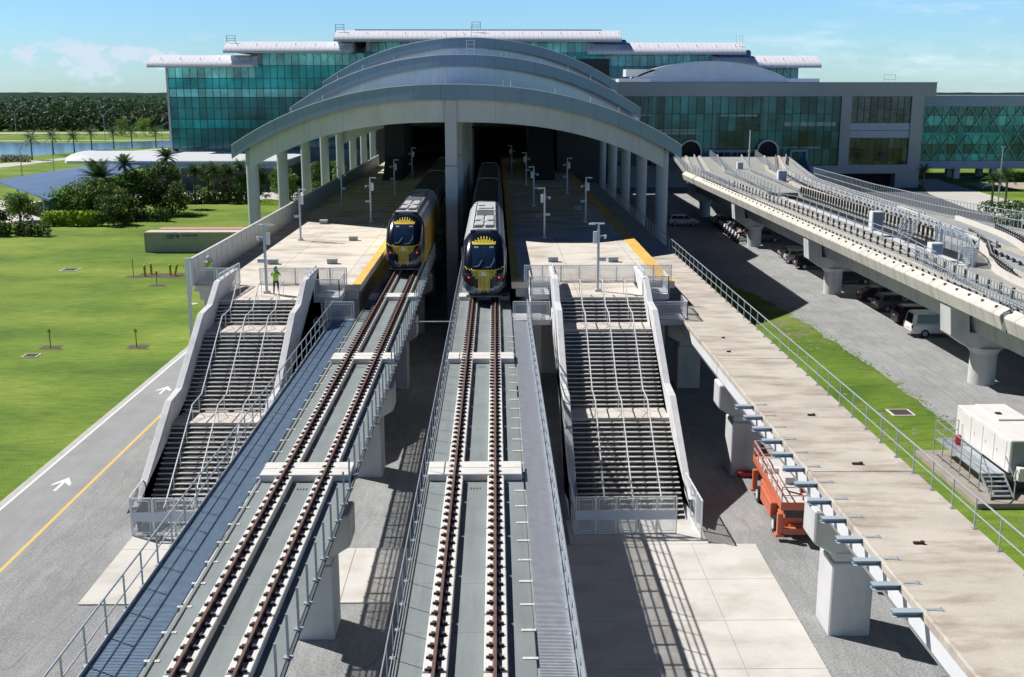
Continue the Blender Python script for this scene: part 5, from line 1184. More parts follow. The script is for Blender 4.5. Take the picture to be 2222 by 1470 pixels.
# ---------------------------------------------------------------- drains, bollards, markers
def drain(x, y, w, label, fr=(.6, .58, .52)):
    t = thing('drain_grate', label, 'drain', (x, y, 0))
    mb = MB(); mb.box(-w, w, -w, w, 0, .05); mb.build('frame', mat('drain_frame', fr, .8), t)
    mb = MB(); mb.box(-w * .8, w * .8, -w * .8, w * .8, .05, .058); mb.cur = 1
    for k in range(7): mb.box(-w * .75 + k * w * .23, -w * .75 + k * w * .23 + w * .1, -w * .78, w * .78, .0582, .075)
    mb.build('grate', [dark(), mat('grate_brown', (.10, .07, .06), .7)], t)
drain(26.35, 68.9, .75, 'square storm drain with pale rim in the right hand grass strip')
drain(-49.9, 129, 1.0, 'square pale drain cover in the lawn beyond the row of stakes')
drain(-36.8, 85.7, .6, 'dark manhole in a bare patch at the left edge of the lawn', (.2, .18, .12))
mb = MB(); mb.cyl((0, 0), .5, 0, .06, 16); o = mb.build('manhole_cover', pad_conc(), loc=(-29.8, 107.3, 0)); o['label'] = 'round pale manhole cover by the post of the screen wall'; o['category'] = 'manhole'
mulch = mat('mulch', (.10, .075, .05), .95, var=.3, scale=4)
sheet(wobble([(-40.6, 123.2), (-35.4, 123.2), (-35.4, 126.2), (-40.6, 126.2)], .5, .8, 2), .009, 'mulch_bed', mulch)
for i, (x, y, tilt, lb) in enumerate([(-39.66, 124.2, 0, 'leftmost yellow bollard on the lawn'), (-39.3, 125.4, 0, 'yellow bollard just behind the leftmost one'), (-36.9, 124.6, 0, 'right upright yellow bollard of the pair on the lawn'), (-36.5, 124.9, .25, 'leaning yellow bollard, rightmost of the group on the lawn')]):
    t = thing('bollard', lb, 'bollard', (x, y, 0), group='yellow bollards in the mulch patch'); t.rotation_euler = (0, tilt, 0)
    mb = MB(); mb.tube([(0, 0, -.1), (0, 0, 1.25)], .13, 12); mb.tube([(0, 0, 1.25), (0, 0, 1.33)], .13, 12, .06); mb.build('post', mat('bollard_yellow', (.50, .38, .04), .6, var=.1), t, smooth=50)
    mb = MB(); mb.tube([(0, 0, .85), (0, 0, .95)], .135, 12); mb.build('band', mat('bollard_band', (.12, .10, .03), .6), t)
for x, y, lb in [(-36.4, 88.6, 'left thin marker stake with yellow tag in the lawn'), (-29.4, 88.6, 'right thin marker stake with yellow tag in the lawn beside the path'), (-36.5, 118.1, 'short marker stake with orange tag in front of the bollards'), (-40.9, 124.0, 'tall thin dark stake left of the yellow bollards')]:
    t = thing('marker_stake', lb, 'stake', (x, y, 0)); hh = 2.1 if 'tall' in lb else 1.55
    mb = MB(); mb.tube([(0, 0, 0), (0, 0, hh)], .035, 6); mb.build('stake', mat('stake_dark', (.06, .06, .04), .8), t)
    if 'tall' not in lb: mb = MB(); mb.box(-.06, .06, -.04, .04, hh - .35, hh + .05); mb.box(-.14, .14, -.02, .02, hh - .25, hh - .1); mb.build('tag', mat('tag_yellow', (.5, .30, .05), .7), t)
    sheet(wobble([(x - .8, y - .7), (x + .8, y - .7), (x + .8, y + .7), (x - .8, y + .7)], .25, .4, x), .010 + .0003 * abs(x) % .002, 'mulch_bed', mulch)
# ---------------------------------------------------------------- shipping containers
def container(label, x, y, col, roofc, text=False):
    t = thing('shipping_container', label, 'container', (x, y, 0)); cm = mat('cont_%d' % int(y), col, .6, metal=.1, var=.06, scale=1, stain=(.25, .25, .19), stain_amt=.25, stain_scale=(.5, .5, 2))
    mb = MB(); n = 48; top = []; Ln = 12.2
    for k in range(n + 1):
        q = [0, .05, .05, 0][k % 4]; top.append((k * Ln / n, q))
    for (y0_, sg) in ((0, 1), (2.44, -1)):
        vs = []
        for (xx, q) in top: vs += [(xx, y0_ + sg * q, .15), (xx, y0_ + sg * q, 2.5)]
        mb.add(vs, [(2 * k, 2 * k + 2, 2 * k + 3, 2 * k + 1) for k in range(n)])
    mb.box(.0, Ln, .06, 2.38, .1, 2.52); mb.build('body', cm, t)
    mb = MB(); mb.box(-.03, Ln + .03, -.03, 2.47, 2.505, 2.62); mb.build('roof', mat('controof_%d' % int(y), roofc, .6, var=.08), t)
    mb = MB()
    for xx in (0, Ln):
        for yy in (0, 2.44): mb.box(xx - .05, xx + .05, yy - .05, yy + .05, 0, 2.5)
    mb.box(0, Ln, -.03, .05, .0, .16); mb.build('frame', cm, t)
    if text:
        mb = MB(); mb.prism([(3.95, 2.02), (4.35, 2.02), (4.5, 2.3), (4.1, 2.3)], -.035, -.005, 'y'); mb.prism([(4.1, 1.85), (4.4, 1.85), (4.55, 1.99), (4.2, 1.99)], -.035, -.005, 'y'); mb.build('logo', mat('logo_blue', (.03, .07, .30), .6), t)
        lm = mat('lettering', (.05, .09, .18), .6)
        mb = MB(); x = 2.8
        for k in range(6): mb.box(x, x + .13, -.02, -.004, 2.05, 2.28); x += .19
        mb.build('lettering', lm, t)
        mb = MB(); x = 2.85
        for k in range(5): mb.box(x, x + .13, -.02, -.004, 1.78, 1.95); x += .19
        mb.build('lettering', lm, t)
        mb = MB(); x = 4.8
        for k in range(11): mb.box(x, x + .12, -.02, -.004, 2.08, 2.30); x += .2
        mb.build('lettering', lm, t)
container('olive green shipping container with faded blue logo on the lawn behind the screen wall', -45.45, 143.3, (.42, .41, .31), (.60, .56, .44), True)
container('reddish roofed shipping container standing right behind the olive green one', -44.6, 146.4, (.30, .12, .09), (.55, .27, .23))
# ================================================================ trains
navy = mat('train_navy', (.010, .012, .022), .18, metal=.3, var=.03, scale=.5, spec=.7)
tyel = mat('train_yellow', (.88, .66, .08), .35, var=.08, scale=1.5)
tgrey = mat('train_roof_grey', (.42, .43, .44), .5, metal=.2, var=.06, scale=1.2)
tlight = mat('train_roof_light', (.55, .56, .56), .5, metal=.1, var=.06, scale=2)
tchin = mat('train_chin', (.16, .20, .26), .25, metal=.5, var=.04)
wshield = mat('train_windshield', (.015, .035, .075), .04, var=0, spec=.9)
tblack = mat('train_black', (.008, .008, .01), .5, var=0)
SEC = [(0.0, .55, 7.55, 8.35), (.05, .95, 7.30, 8.60), (.15, 1.18, 7.12, 8.80), (.35, 1.34, 7.02, 9.05), (.7, 1.42, 6.98, 9.55), (1.1, 1.455, 6.96, 10.0), (1.6, 1.475, 6.96, 10.42), (2.1, 1.475, 6.96, 10.72), (2.7, 1.475, 6.96, 10.93), (3.2, 1.475, 6.96, 11.0)]
def sec_at(y):
    if y >= SEC[-1][0]: return SEC[-1][1:]
    for a, b in zip(SEC, SEC[1:]):
        if a[0] <= y <= b[0]:
            f_ = (y - a[0]) / (b[0] - a[0]); return tuple(a[k] + (b[k] - a[k]) * f_ for k in (1, 2, 3))
def ring(y, n=40):
    w, zb, zt = sec_at(y); zc = zb + (zt - zb) * .48; pts = []
    for k in range(n):
        a = 2 * math.pi * k / n; c, s_ = math.cos(a), math.sin(a)
        up = s_ > 0; e = 2 / (3.6 if up else 3.0)
        x = w * math.copysign(abs(c) ** e, c); z = zc + ((zt - zc) if up else (zc - zb)) * math.copysign(abs(s_) ** e, s_)
        pts.append((x, y, z))
    return pts
def inside(x, z, y):
    w, zb, zt = sec_at(y); zc = zb + (zt - zb) * .48; up = z > zc; hh = (zt - zc) if up else (zc - zb); p = 3.6 if up else 3.0
    return abs(x / w) ** p + abs((z - zc) / hh) ** p < 1
def yfront(x, z):
    lo, hi = 0, 3.2
    if inside(x, z, 0.0): return 0.0
    for _ in range(22):
        m_ = (lo + hi) / 2
        if inside(x, z, m_): hi = m_
        else: lo = m_
    return hi
def decal(mb, x0, x1, z0, z1, off=.02, nx=6, nz=6, xs=None):
    """patch lying on the curved nose"""
    rows = []
    for j in range(nz + 1):
        z = z0 + (z1 - z0) * j / nz; r = []
        for i in range(nx + 1):
            f_ = i / nx
            if xs: a, b = xs(j / nz); x = a + (b - a) * f_
            else: x = x0 + (x1 - x0) * f_
            r.append((x, yfront(x, z) - off, z))
        rows.append(r)
    mb.grid(rows)
def text_points(s, size):
    cu = bpy.data.curves.new('t', 'FONT'); cu.body = s; cu.size = size; cu.align_x = 'CENTER'
    o = bpy.data.objects.new('t', cu); COL.objects.link(o); dg = bpy.context.evaluated_depsgraph_get(); me = o.evaluated_get(dg).to_mesh()
    vs = [tuple(v.co) for v in me.vertices]; fs = [tuple(p.vertices) for p in me.polygons]
    o.evaluated_get(dg).to_mesh_clear(); bpy.data.objects.remove(o); bpy.data.curves.remove(cu); return vs, fs
tv, tf = text_points('brightline', .36)
def train(label, xc, y0, side_mat, sidecol, L0=23.5):
    t = thing('train', label, 'train', (xc, y0, 0))
    n = 40
    ys = [s[0] for s in SEC[:1]] + [.02, .05, .1, .15, .25, .35, .5, .7, .9, 1.1, 1.35, 1.6, 1.85, 2.1, 2.4, 2.7, 3.2]
    mb = MB(); rings = [ring(y, n) for y in ys]; mb.v = [p for r in rings for p in r]; m_ = len(rings)
    def mi(z, y, x):
        if z < 7.48 + .62 * (abs(x) / 1.4) ** 2 and y < 3: return 1
        return 0
    for i in range(m_ - 1):
        for k in range(n):
            k2 = (k + 1) % n; f_ = (i * n + k2, i * n + k, (i + 1) * n + k, (i + 1) * n + k2); c = [sum(mb.v[q][a] for q in f_) / 4 for a in range(3)]
            mb.f.append(f_); mb.mi.append(mi(c[2], c[1], c[0]))
    mb.f.append(tuple(range(n))); mb.mi.append(0)
    mb.build('nose', [navy, tchin], t, smooth=50)
    # body of the power car, grey shoulder roof
    def coach(ya, yb, lower, roof, nm, w=1.475, zt=11.0):
        prof = [(-w, 7.05), (w, 7.05), (w, 9.9), (w - .08, 10.35), (w - .42, 10.85), (w - .75, zt), (-w + .75, zt), (-w + .42, 10.85), (-w + .08, 10.35), (-w, 9.9)]
        mb = MB(); k = len(prof); mb.add([(x, ya, z) for x, z in prof] + [(x, yb, z) for x, z in prof], [])
        for i in range(k):
            i2 = (i + 1) % k; mb.cur = 1 if i in (2, 3, 4, 5, 6, 7, 8) else 0; mb.f.append((i, k + i, k + i2, i2)[::-1]); mb.mi.append(mb.cur)
        mb.f += [tuple(range(k)), tuple(reversed(range(k, 2 * k)))]; mb.mi += [0, 0]
        return mb.build(nm, [lower, roof], t, smooth=35)
    coach(3.2, L0, side_mat, tgrey, 'power_car_body')
    croof = mat('coach_roof', (.014, .018, .032), .55, var=.1)
    coach(L0 + .8, L0 + 26.5, side_mat if sidecol else navy, croof, 'coach_body', zt=10.9); coach(L0 + 27.3, L0 + 53, navy, croof, 'coach_body', zt=10.9)
    mb = MB(); mb.box(-1.2, 1.2, L0 - .1, L0 + .9, 7.2, 10.6); mb.box(-1.2, 1.2, L0 + 26.4, L0 + 27.4, 7.2, 10.6); mb.build('gangway', tblack, t)
    for ye in (L0 - .05, L0 + 26.45, L0 + 52.95):   # pale roof end hoops
        mb = MB(); mb.tube([(-1.36, ye, 10.2), (-1.0, ye, 10.93), (-.6, ye, 11.08), (.6, ye, 11.08), (1.0, ye, 10.93), (1.36, ye, 10.2)], .045, 6); mb.build('roof_end_hoop', tlight, t)
    # roof equipment
    mb = MB(); mb.box(-.86, .86, 3.5, L0 - .6, 11.003, 11.10); mb.build('roof_hatch', tlight, t, bevel=.03)
    mb = MB(); mb.box(-.55, .55, 3.15, 3.5, 10.98, 11.16); mb.build('roof_fairing', tlight, t, bevel=.03)
    MB().box(-.95, -.56, 3.05, 3.5, 10.9, 11.05).build('horn', tblack, t); MB().box(.56, .95, 3.05, 3.5, 10.9, 11.05).build('horn', tblack, t)
    e = MB()
    for (x0, x1, a, b) in [(-.7, -.1, 4.3, 4.8), (.1, .7, 4.3, 4.8), (-.62, .62, 15.6, 15.9), (-.6, -.1, 19, 19.8)]: e.box(x0, x1, a, b, 11.102, 11.13)
    e.build('roof_vent', tblack, t)
    e = MB()
    for (x0, x1, a, b) in [(-.68, -.06, 5.4, 7.4), (.06, .68, 5.4, 7.4), (-.68, -.06, 8.6, 11.4), (.06, .68, 8.6, 11.4), (-.3, .3, 7.7, 8.3), (-.6, .6, 17, 18.4)]:
        MB().box(x0, x1, a, b, 11.102, 11.20).build('roof_unit', tlight, t, bevel=.04)
    e = MB(); 
    for k in range(14): e.box(-.66, .66, 12.0 + k * .22, 12.1 + k * .22, 11.102, 11.17)
    e.build('roof_grille', mat('grille_grey', (.22, .23, .24), .5), t)
    e = MB()
    for a in (5.1, 7.55, 8.45, 11.6, 15.2): e.box(-.8, .8, a, a + .06, 11.103, 11.15)
    for x in (-.8, .78): e.box(x, x + .03, 4.2, L0 - 1, 11.103, 11.15)
    e.build('roof_duct', mat('duct_dark', (.10, .11, .12), .5), t)
    # windshield
    w_ = MB(); decal(w_, 0, 0, 8.86, 10.27, .022, 10, 10, xs=lambda f_: (-(.80 - .04 * f_), .80 - .04 * f_)); w_.build('windshield', wshield, t, smooth=60)
    fr = MB()
    for xx in (-.02, ): decal(fr, xx, -xx, 8.86, 10.27, .03, 1, 8)
    decal(fr, -.8, .8, 9.0, 9.02, .03, 8, 1); fr.build('windshield_bar', tblack, t)
    wp_ = MB()
    for s_ in (-1, 1):
        pts = [(s_ * .68, 8.98 if s_ < 0 else 8.98), (s_ * .35, 9.02), (s_ * .12, 9.38)] if s_ < 0 else [(.1, 8.93), (.42, 8.95), (.66, 9.3), (.7, 9.5)]
        wp_.tube([(x, yfront(x, z) - .06, z) for x, z in pts], .016, 5)
    wp_.build('wiper', mat('wiper_grey', (.45, .47, .5), .4), t)
    mk = MB()
    for x in (-.62, -.52, -.42, .42, .52, .62): decal(mk, x - .03, x + .03, 10.12, 10.20, .035, 1, 1)
    mk.build('number_marking', tlight, t)
    # yellow crest over the windshield
    cr = MB(); decal(cr, -.78, .78, 10.31, 10.42, .03, 12, 2)
    for k in range(17):
        x = -.78 + k * 1.56 / 16; hgt = .03 + .27 * math.exp(-((abs(x) / .60) ** 3)) * (1.2 if k % 2 == 0 else .55); decal(cr, x - .028, x + .028, 10.38, min(10.88, 10.42 + hgt), .03, 1, 4)
    cr.build('crest_stripes', tyel, t)
    lo = MB(); decal(lo, -.80, .80, 8.70, 8.79, .03, 12, 1); decal(lo, -.38, .38, 8.36, 8.72, .03, 8, 4)
    for k in range(19):
        x = -.80 + k * 1.6 / 18; ax = abs(x); w2 = .027
        z1_ = (7.22 + .20 * abs(math.sin(k * 2.1))) if ax < .38 else 8.72 - .16 - (.82 - ax) * .9 - .12 * (k % 2)
        decal(lo, x - w2, x + w2, z1_, 8.72, .034, 1, 8)
    for s_ in (-1, 1):
        # zigzag shoulder line
        z_ = [(.80, 8.84), (.92, 8.72), (1.0, 8.86), (1.12, 8.78), (1.24, 8.95), (1.33, 8.9)]
        lo.tube([(s_ * x, yfront(s_ * x, z) - .01, z) for x, z in z_], .028, 5)
    lo.build('chin_stripes', tyel, t)
    em = MB(); em.tube([(0, yfront(0, 8.52) - .06, 8.52), (0, yfront(0, 8.52) - .02, 8.52)], .15, 16); em.build('nose_emblem', mat('emblem_silver', (.62, .68, .74), .3, metal=.4, var=0), t)
    for s_ in (-1, 1):
        pod = MB(); decal(pod, 0, 0, 7.95, 8.55, .025, 4, 5, xs=lambda f_, s_=s_: (s_ * (.82 + .10 * f_), s_ * (1.10 + .12 * f_))); pod.build('lamp_housing', tblack, t)
        x = s_ * 1.02; y_ = yfront(x, 8.28)
        mb = MB(); mb.tube([(x, y_ - .07, 8.28), (x, y_ - .03, 8.28)], .055, 12); mb.build('red_marker_light', mat('red_light', (.6, .02, .03), .3, emit=(1, .03, .05), estr=1.6, var=0), t)
        mb = MB(); mb.tube([(x, yfront(x, 8.47) - .05, 8.47), (x, yfront(x, 8.47) - .02, 8.47)], .08, 12); mb.build('headlight', mat('lens_dark', (.05, .08, .12), .1, var=0), t)
    lt = MB(); lt.add([(x, yfront(x, 7.36 + y) - .035, 7.40 + y) for x, y, z in tv], tf); lt.build('lettering', mat('letter_white', (.8, .8, .8), .4, var=0), t)
    # side glazing and striping
    for s_ in (-1, 1):
        if sidecol and s_ > 0:
            mb = MB()
            for k in range(20): a = 4 + k * .95; mb.box(1.476, 1.482, a, a + .22 + .3 * (k % 3), 7.3 + .5 * (k % 2), 9.85)
            mb.build('side_stripes', mat('train_orange', (.62, .33, .03), .4, var=.05), t)
        mb = MB(); mb.box(s_ * 1.478 - .004, s_ * 1.478 + .004, 3.5, 4.4, 9.0, 9.8); mb.build('cab_window', wshield, t)
        mb = MB(); mb.box(s_ * 1.478 - .004, s_ * 1.478 + .004, L0 + 3, L0 + 24, 8.9, 9.7); mb.build('side_window', wshield, t)
        mb = MB(); mb.tube([(s_ * 1.53, 3.0, 8.0), (s_ * 1.53, 3.0, 9.9)], .02, 5); mb.build('grab_rail', tlight, t)
    # running gear
    for yb in (3.4, 16.5, L0 + 4, L0 + 22):
        for dy in (0, 2.7):
            for s_ in (-.755, .755):
                mb = MB(); mb.tube([(s_ - .065, yb + dy, 7.19), (s_ + .065, yb + dy, 7.19)], .46, 18); mb.build('wheel', mat('wheel_steel', (.12, .11, .10), .5, metal=.6), t, smooth=40)
        mb = MB(); mb.box(-1.1, 1.1, yb - .7, yb + 3.4, 6.95, 7.35); mb.build('bogie_frame', tblack, t)
    mb = MB(); mb.box(-1.0, 1.0, .5, 1.1, 6.82, 7.05); mb.box(-.15, .15, -.25, .5, 7.02, 7.2); mb.build('coupler', tblack, t)
    mb = MB(); mb.box(-1.2, 1.2, .45, .7, 6.84, 6.98); mb.build('snow_plough', tchin, t, bevel=.03)
train('navy and yellow passenger train with yellow side standing at the left platform', -7.13, 85.0, tyel, True)
train('dark navy passenger train with grey roof and yellow nose stripes on the right track', -.80, 73.2, mat('train_side_grey', (.17, .18, .20), .35, metal=.3, var=.05), False)

# ================================================================ people
def person(label, x, y, z, rz, vest, helmet, trousers, shirt, armpose='up', scale=1.0):
    """one continuous skinned body, clothing as shells, hair / helmet separate"""
    root = thing('person', label, 'person', (x, y, z), rz)
    # joints: standing, facing +y (back to the camera)
    V = {}; E_ = []; 
    def jt(n, p, r, par=None):
        V[n] = (len(V), p, r)
        if par: E_.append((V[par][0], V[n][0]))
    jt('pelvis', (0, 0, .95), .145); jt('waist', (0, .01, 1.12), .135, 'pelvis'); jt('chest', (0, 0, 1.34), .165, 'waist'); jt('neck', (0, .0, 1.49), .065, 'chest'); jt('headb', (0, .02, 1.56), .075, 'neck'); jt('head', (0, .03, 1.66), .100, 'headb'); jt('crown', (0, .02, 1.74), .075, 'head')
    for s_ in (-1, 1):
        q = 'L' if s_ < 0 else 'R'
        jt('hip' + q, (s_ * .10, 0, .90), .098, 'pelvis'); jt('knee' + q, (s_ * .13, .02, .50), .062, 'hip' + q); jt('calf' + q, (s_ * .14, -.01, .32), .056, 'knee' + q); jt('ankle' + q, (s_ * .15, -.03, .09), .040, 'calf' + q); jt('toe' + q, (s_ * .17, .15, .04), .036, 'ankle' + q)
        jt('sh' + q, (s_ * .19, 0, 1.42), .062, 'chest')
        if armpose == 'up': el, wr, ha = (s_ * .30, .10, 1.24), (s_ * .12, .30, 1.42), (s_ * .07, .34, 1.48)
        elif armpose == 'phone': el, wr, ha = (s_ * .33, -.02, 1.36), (s_ * .16, -.10, 1.56), (s_ * .10, -.12, 1.62)
        jt('el' + q, el, .045, 'sh' + q); jt('wr' + q, wr, .030, 'el' + q); jt('ha' + q, ha, .034, 'wr' + q)
    me = bpy.data.meshes.new('body'); me.from_pydata([v[1] for v in V.values()], E_, []); o = bpy.data.objects.new('body', me); COL.objects.link(o); o.parent = root
    sk = o.modifiers.new('skin', 'SKIN'); sk.use_smooth_shade = True
    for i, v in enumerate(V.values()): me.skin_vertices[0].data[i].radius = (v[2], v[2])
    me.skin_vertices[0].data[0].use_root = True
    o.modifiers.new('sub', 'SUBSURF').levels = 1; o.modifiers['sub'].render_levels = 1
    bm_ = bpy.data.materials.new('person_%s' % label[:6]); bm_.use_nodes = True; nt_ = bm_.node_tree; b = nt_.nodes['Principled BSDF']; b.inputs['Roughness'].default_value = .8
    tcn = nt_.nodes.new('ShaderNodeTexCoord'); sp = nt_.nodes.new('ShaderNodeSeparateXYZ'); nt_.links.new(tcn.outputs['Object'], sp.inputs[0]); r_ = nt_.nodes.new('ShaderNodeValToRGB'); mr = nt_.nodes.new('ShaderNodeMath'); mr.operation = 'DIVIDE'; mr.inputs[1].default_value = 2.0
    nt_.links.new(sp.outputs[2], mr.inputs[0]); nt_.links.new(mr.outputs[0], r_.inputs[0]); cr = r_.color_ramp; cr.interpolation = 'CONSTANT'
    cr.elements[0].position = 0; cr.elements[0].color = (.02, .018, .015, 1); e = cr.elements[1]; e.position = .05; e.color = (*trousers, 1)
    e = cr.elements.new(.50); e.color = (*shirt, 1); e = cr.elements.new(.752); e.color = (.42, .24, .16, 1); nt_.links.new(r_.outputs[0], b.inputs['Base Color']); me.materials.append(bm_)
    # fingers
    for s_ in (-1, 1):
        q = 'L' if s_ < 0 else 'R'; h = Vector(V['ha' + q][1]); w = Vector(V['wr' + q][1]); d = (h - w).normalized(); sd_ = d.orthogonal().normalized(); fg = MB()
        for k, (ln, off) in enumerate(((.075, -.027), (.085, -.009), (.08, .009), (.06, .027))):
            b0 = h + sd_ * off; fg.tube([b0, b0 + d * ln * .55, b0 + d * ln * .85 + sd_.cross(d) * .03], [.010, .009, .007], 5)
        fg.tube([h - d * .02 + sd_ * -.03, h + sd_ * -.055 + d * .02, h + sd_ * -.05 + d * .05], [.011, .010, .008], 5)
        fg.build('hand_fingers', mat('skin', (.42, .24, .16), .7, var=0), root)
    def shell(nm, secs, m_, n=20):
        mb = MB(); rows = []
        for (z, a, b_, yo) in secs: rows.append([(a * math.cos(2 * math.pi * k / n), yo + b_ * math.sin(2 * math.pi * k / n), z) for k in range(n + 1)])
        mb.grid(rows); return mb.build(nm, m_, root, smooth=60)
    vm = mat('vest_' + label[:5], vest, .7, var=.08, scale=12)
    shell('safety_vest', [(.93, .175, .135, 0), (1.0, .18, .14, 0), (1.15, .175, .14, 0), (1.3, .205, .155, 0), (1.40, .20, .14, 0), (1.47, .11, .09, 0)], vm)
    shell('reflective_stripe', [(1.05, .186, .146, 0), (1.10, .186, .146, 0)], mat('reflective', (.75, .78, .75), .3))
    shell('helmet_brim', [(1.685, .155, .165, .03), (1.70, .15, .16, .03)], mat('helm_' + label[:5], helmet, .4, var=.02))
    shell('hard_hat', [(1.69, .125, .14, .02), (1.75, .12, .135, .02), (1.80, .095, .11, .02), (1.835, .05, .06, .02), (1.845, .003, .003, .02)], MATS['helm_' + label[:5]])
    # face details on the +y side
    fc = MB(); fc.tube([(0, .125, 1.665), (0, .148, 1.64)], .013, 5)
    for s_ in (-1, 1): fc.tube([(s_ * .095, .03, 1.63), (s_ * .112, .02, 1.67)], .016, 5)
    fc.build('nose_and_ears', mat('skin', (.42, .24, .16)), root)
    ey = MB()
    for s_ in (-1, 1): ey.tube([(s_ * .035, .118, 1.668), (s_ * .035, .128, 1.668)], .011, 6)
    ey.tube([(-.022, .122, 1.605), (.022, .122, 1.605)], .006, 5); ey.build('eyes_and_mouth', mat('dark_face', (.05, .02, .02), .5, var=0), root)
    return root
person('person in green hard hat and lime vest at the head of the left staircase', -13.85, 68.95, 7.9, 0, (.34, .62, .05), (.05, .55, .22), (.035, .04, .05), (.05, .33, .22), 'up')
person('worker in white cap and lime vest standing in the left corner of the left platform', -19.2, 73.6, 7.9, rad(180), (.30, .60, .04), (.65, .70, .85), (.16, .16, .15), (.50, .55, .68), 'phone')

# ================================================================ vegetation
bark = mat('bark', (.13, .10, .075), .9, var=.25, scale=4); palmbark = mat('palm_bark', (.16, .13, .10), .9, var=.25, scale=6)
LM = {'olive': leafmat('leaf_olive', (.075, .15, .028), (.23, .33, .075)), 'green': leafmat('leaf_green', (.06, .14, .022), (.18, .31, .06)), 'dark': leafmat('leaf_dark', (.032, .08, .018), (.11, .19, .045)),
      'lime': leafmat('leaf_lime', (.24, .42, .03), (.55, .68, .08)), 'palm': leafmat('leaf_palm', (.025, .065, .022), (.085, .15, .05)), 'dry': leafmat('leaf_dry', (.09, .08, .03), (.2, .17, .07))}
def tree(label, x, y, h, r, lm='green', dens=1.0, name='leafy_tree', seed=0, group=None):
    RR = random.Random(seed * 77 + 5); t = thing(name, label, 'tree', (x, y, 0), group=group)
    mb = MB(); th = h * .45; mb.tube([(0, 0, -.1), (.05, .03, th * .5), (.0, .0, th)], [.20, .15, .11], 7)
    ends = []
    for k in range(6):
        a = k * 1.05 + RR.uniform(-.3, .3); e = (math.cos(a) * r * .55, math.sin(a) * r * .55, th + (h - th) * RR.uniform(.2, .75)); ends.append(e)
        mb.tube([(0, 0, th * .75), (e[0] * .5, e[1] * .5, (th + e[2]) / 2), e], [.08, .055, .03], 5)
    mb.build('trunk', bark, t, smooth=60)
    mb = MB(); n = int(24 * dens)
    for k in range(n):
        a = RR.uniform(0, 6.28); q = r * math.sqrt(RR.random()) * .78; zz = h * .14 + (h * .78) * RR.random(); q *= 1 - .45 * max(0, (zz - h * .6) / (h * .4)); cr_ = r * RR.uniform(.26, .46)
        leaves(mb, (math.cos(a) * q, math.sin(a) * q, min(zz, h - cr_ * .8)), cr_, cr_ * .8, int(70 * dens), .17 + .02 * r, RR)
    mb.build('crown', LM[lm], t); return t
def hedge(label, x0, x1, y, w, h, lm, n, seed, name='hedge', s=.17):
    RR = random.Random(seed); t = thing(name, label, 'hedge' if name == 'hedge' else 'shrubs', ((x0 + x1) / 2, y, 0)); mb = MB(); L_ = (x1 - x0)
    for k in range(n):
        px_ = -L_ / 2 + L_ * (k + .5) / n + RR.uniform(-.2, .2); leaves(mb, (px_, RR.uniform(-w * .25, w * .25), h * .5), L_ / n * 1.1, h * .55, 110, s, RR)
    mb.build('foliage', LM[lm], t)
    mb = MB()
    for k in range(n): px_ = -L_ / 2 + L_ * (k + .5) / n; mb.tube([(px_, 0, 0), (px_ + .1, .05, h * .6)], .05, 5)
    mb.build('stems', bark, t); return t
def palm(label, x, y, h, r, fronds=34, kind='date', seed=0, group=None, lean=0, lf=16):
    RR = random.Random(seed + 300); t = thing('palm_tree', label, 'palm tree', (x, y, 0), group=group)
    mb = MB(); mb.tube([(0, 0, -.1), (lean * .4, 0, h * .4), (lean, 0, h)], [.26, .20, .19], 9); 
    for k in range(int(h / .35)): mb.tube([(lean * k * .35 / h, 0, k * .35), (lean * k * .35 / h, 0, k * .35 + .1)], .235, 8, .20)
    mb.build('trunk', palmbark, t, smooth=60)
    mb = MB()
    for k in range(fronds):
        a = k * 2.399 + RR.uniform(-.2, .2); el = 1.25 - 1.75 * (k / fronds) + RR.uniform(-.1, .1); pts = []; L_ = r * RR.uniform(.9, 1.12)
        for i in range(7):
            f_ = i / 6; e = el - f_ * f_ * 1.0; pts.append((math.cos(a), math.sin(a), e))
        p = Vector((lean, 0, h)); path = [p.copy()]
        for i in range(6): e = pts[i][2]; p = p + Vector((math.cos(a) * math.cos(e), math.sin(a) * math.cos(e), math.sin(e))) * L_ / 6; path.append(p.copy())
        mb.tube(path, [.035, .03, .025, .022, .018, .014, .008], 3, cap=False)
        for i in range(lf):
            f_ = .14 + .86 * i / lf; q = f_ * 6; j = min(5, int(q)); c = path[j].lerp(path[j + 1], q - j); d = (path[j + 1] - path[j]).normalized(); sdv = d.cross(Vector((0, 0, 1))).normalized(); ll = r * .23 * math.sin(math.pi * min(.97, f_ * .8 + .2)) + .1
            for s_ in (-1, 1):
                e = c + (sdv * s_ * .85 + d * .55 + Vector((0, 0, -.18))) * ll; wv = d * (.045 + .012 * r); mb.add([c - wv, c + wv, e + wv * .2, e - wv * .2], [(0, 1, 2, 3)])
    mb.build('fronds', LM['palm'], t); return t
# planted bed left of the station
tree('broad dark leafed tree at the left end of the planted bed', -67.9, 179.5, 5.6, 4.5, 'green', 1.3, seed=1)
tree('round olive green tree in the middle of the planted bed', -65.4, 180.0, 6.9, 4.8, 'olive', 1.4, seed=2)
tree('dark low tree in front of the bright croton shrubs', -59.6, 173.2, 4.7, 2.9, 'dark', 1.2, seed=3)
tree('olive tree right of the small dark tree in the bed', -61.6, 180.4, 5.6, 3.6, 'olive', 1.2, seed=4)
tree('tall dark tree right of the slender palm', -59.4, 187.6, 8.3, 3.8, 'dark', 1.4, seed=5)
tree('tallest dark tree at the right of the planted bed', -57.1, 191.0, 8.9, 3.8, 'dark', 1.4, seed=6)
tree('round dark tree behind the big date palm', -63.6, 190.4, 6.6, 3.5, 'green', 1.2, seed=7)
tree('small dark tree at the right end of the planted bed', -54.4, 187.2, 6.4, 2.6, 'dark', 1.1, seed=8)
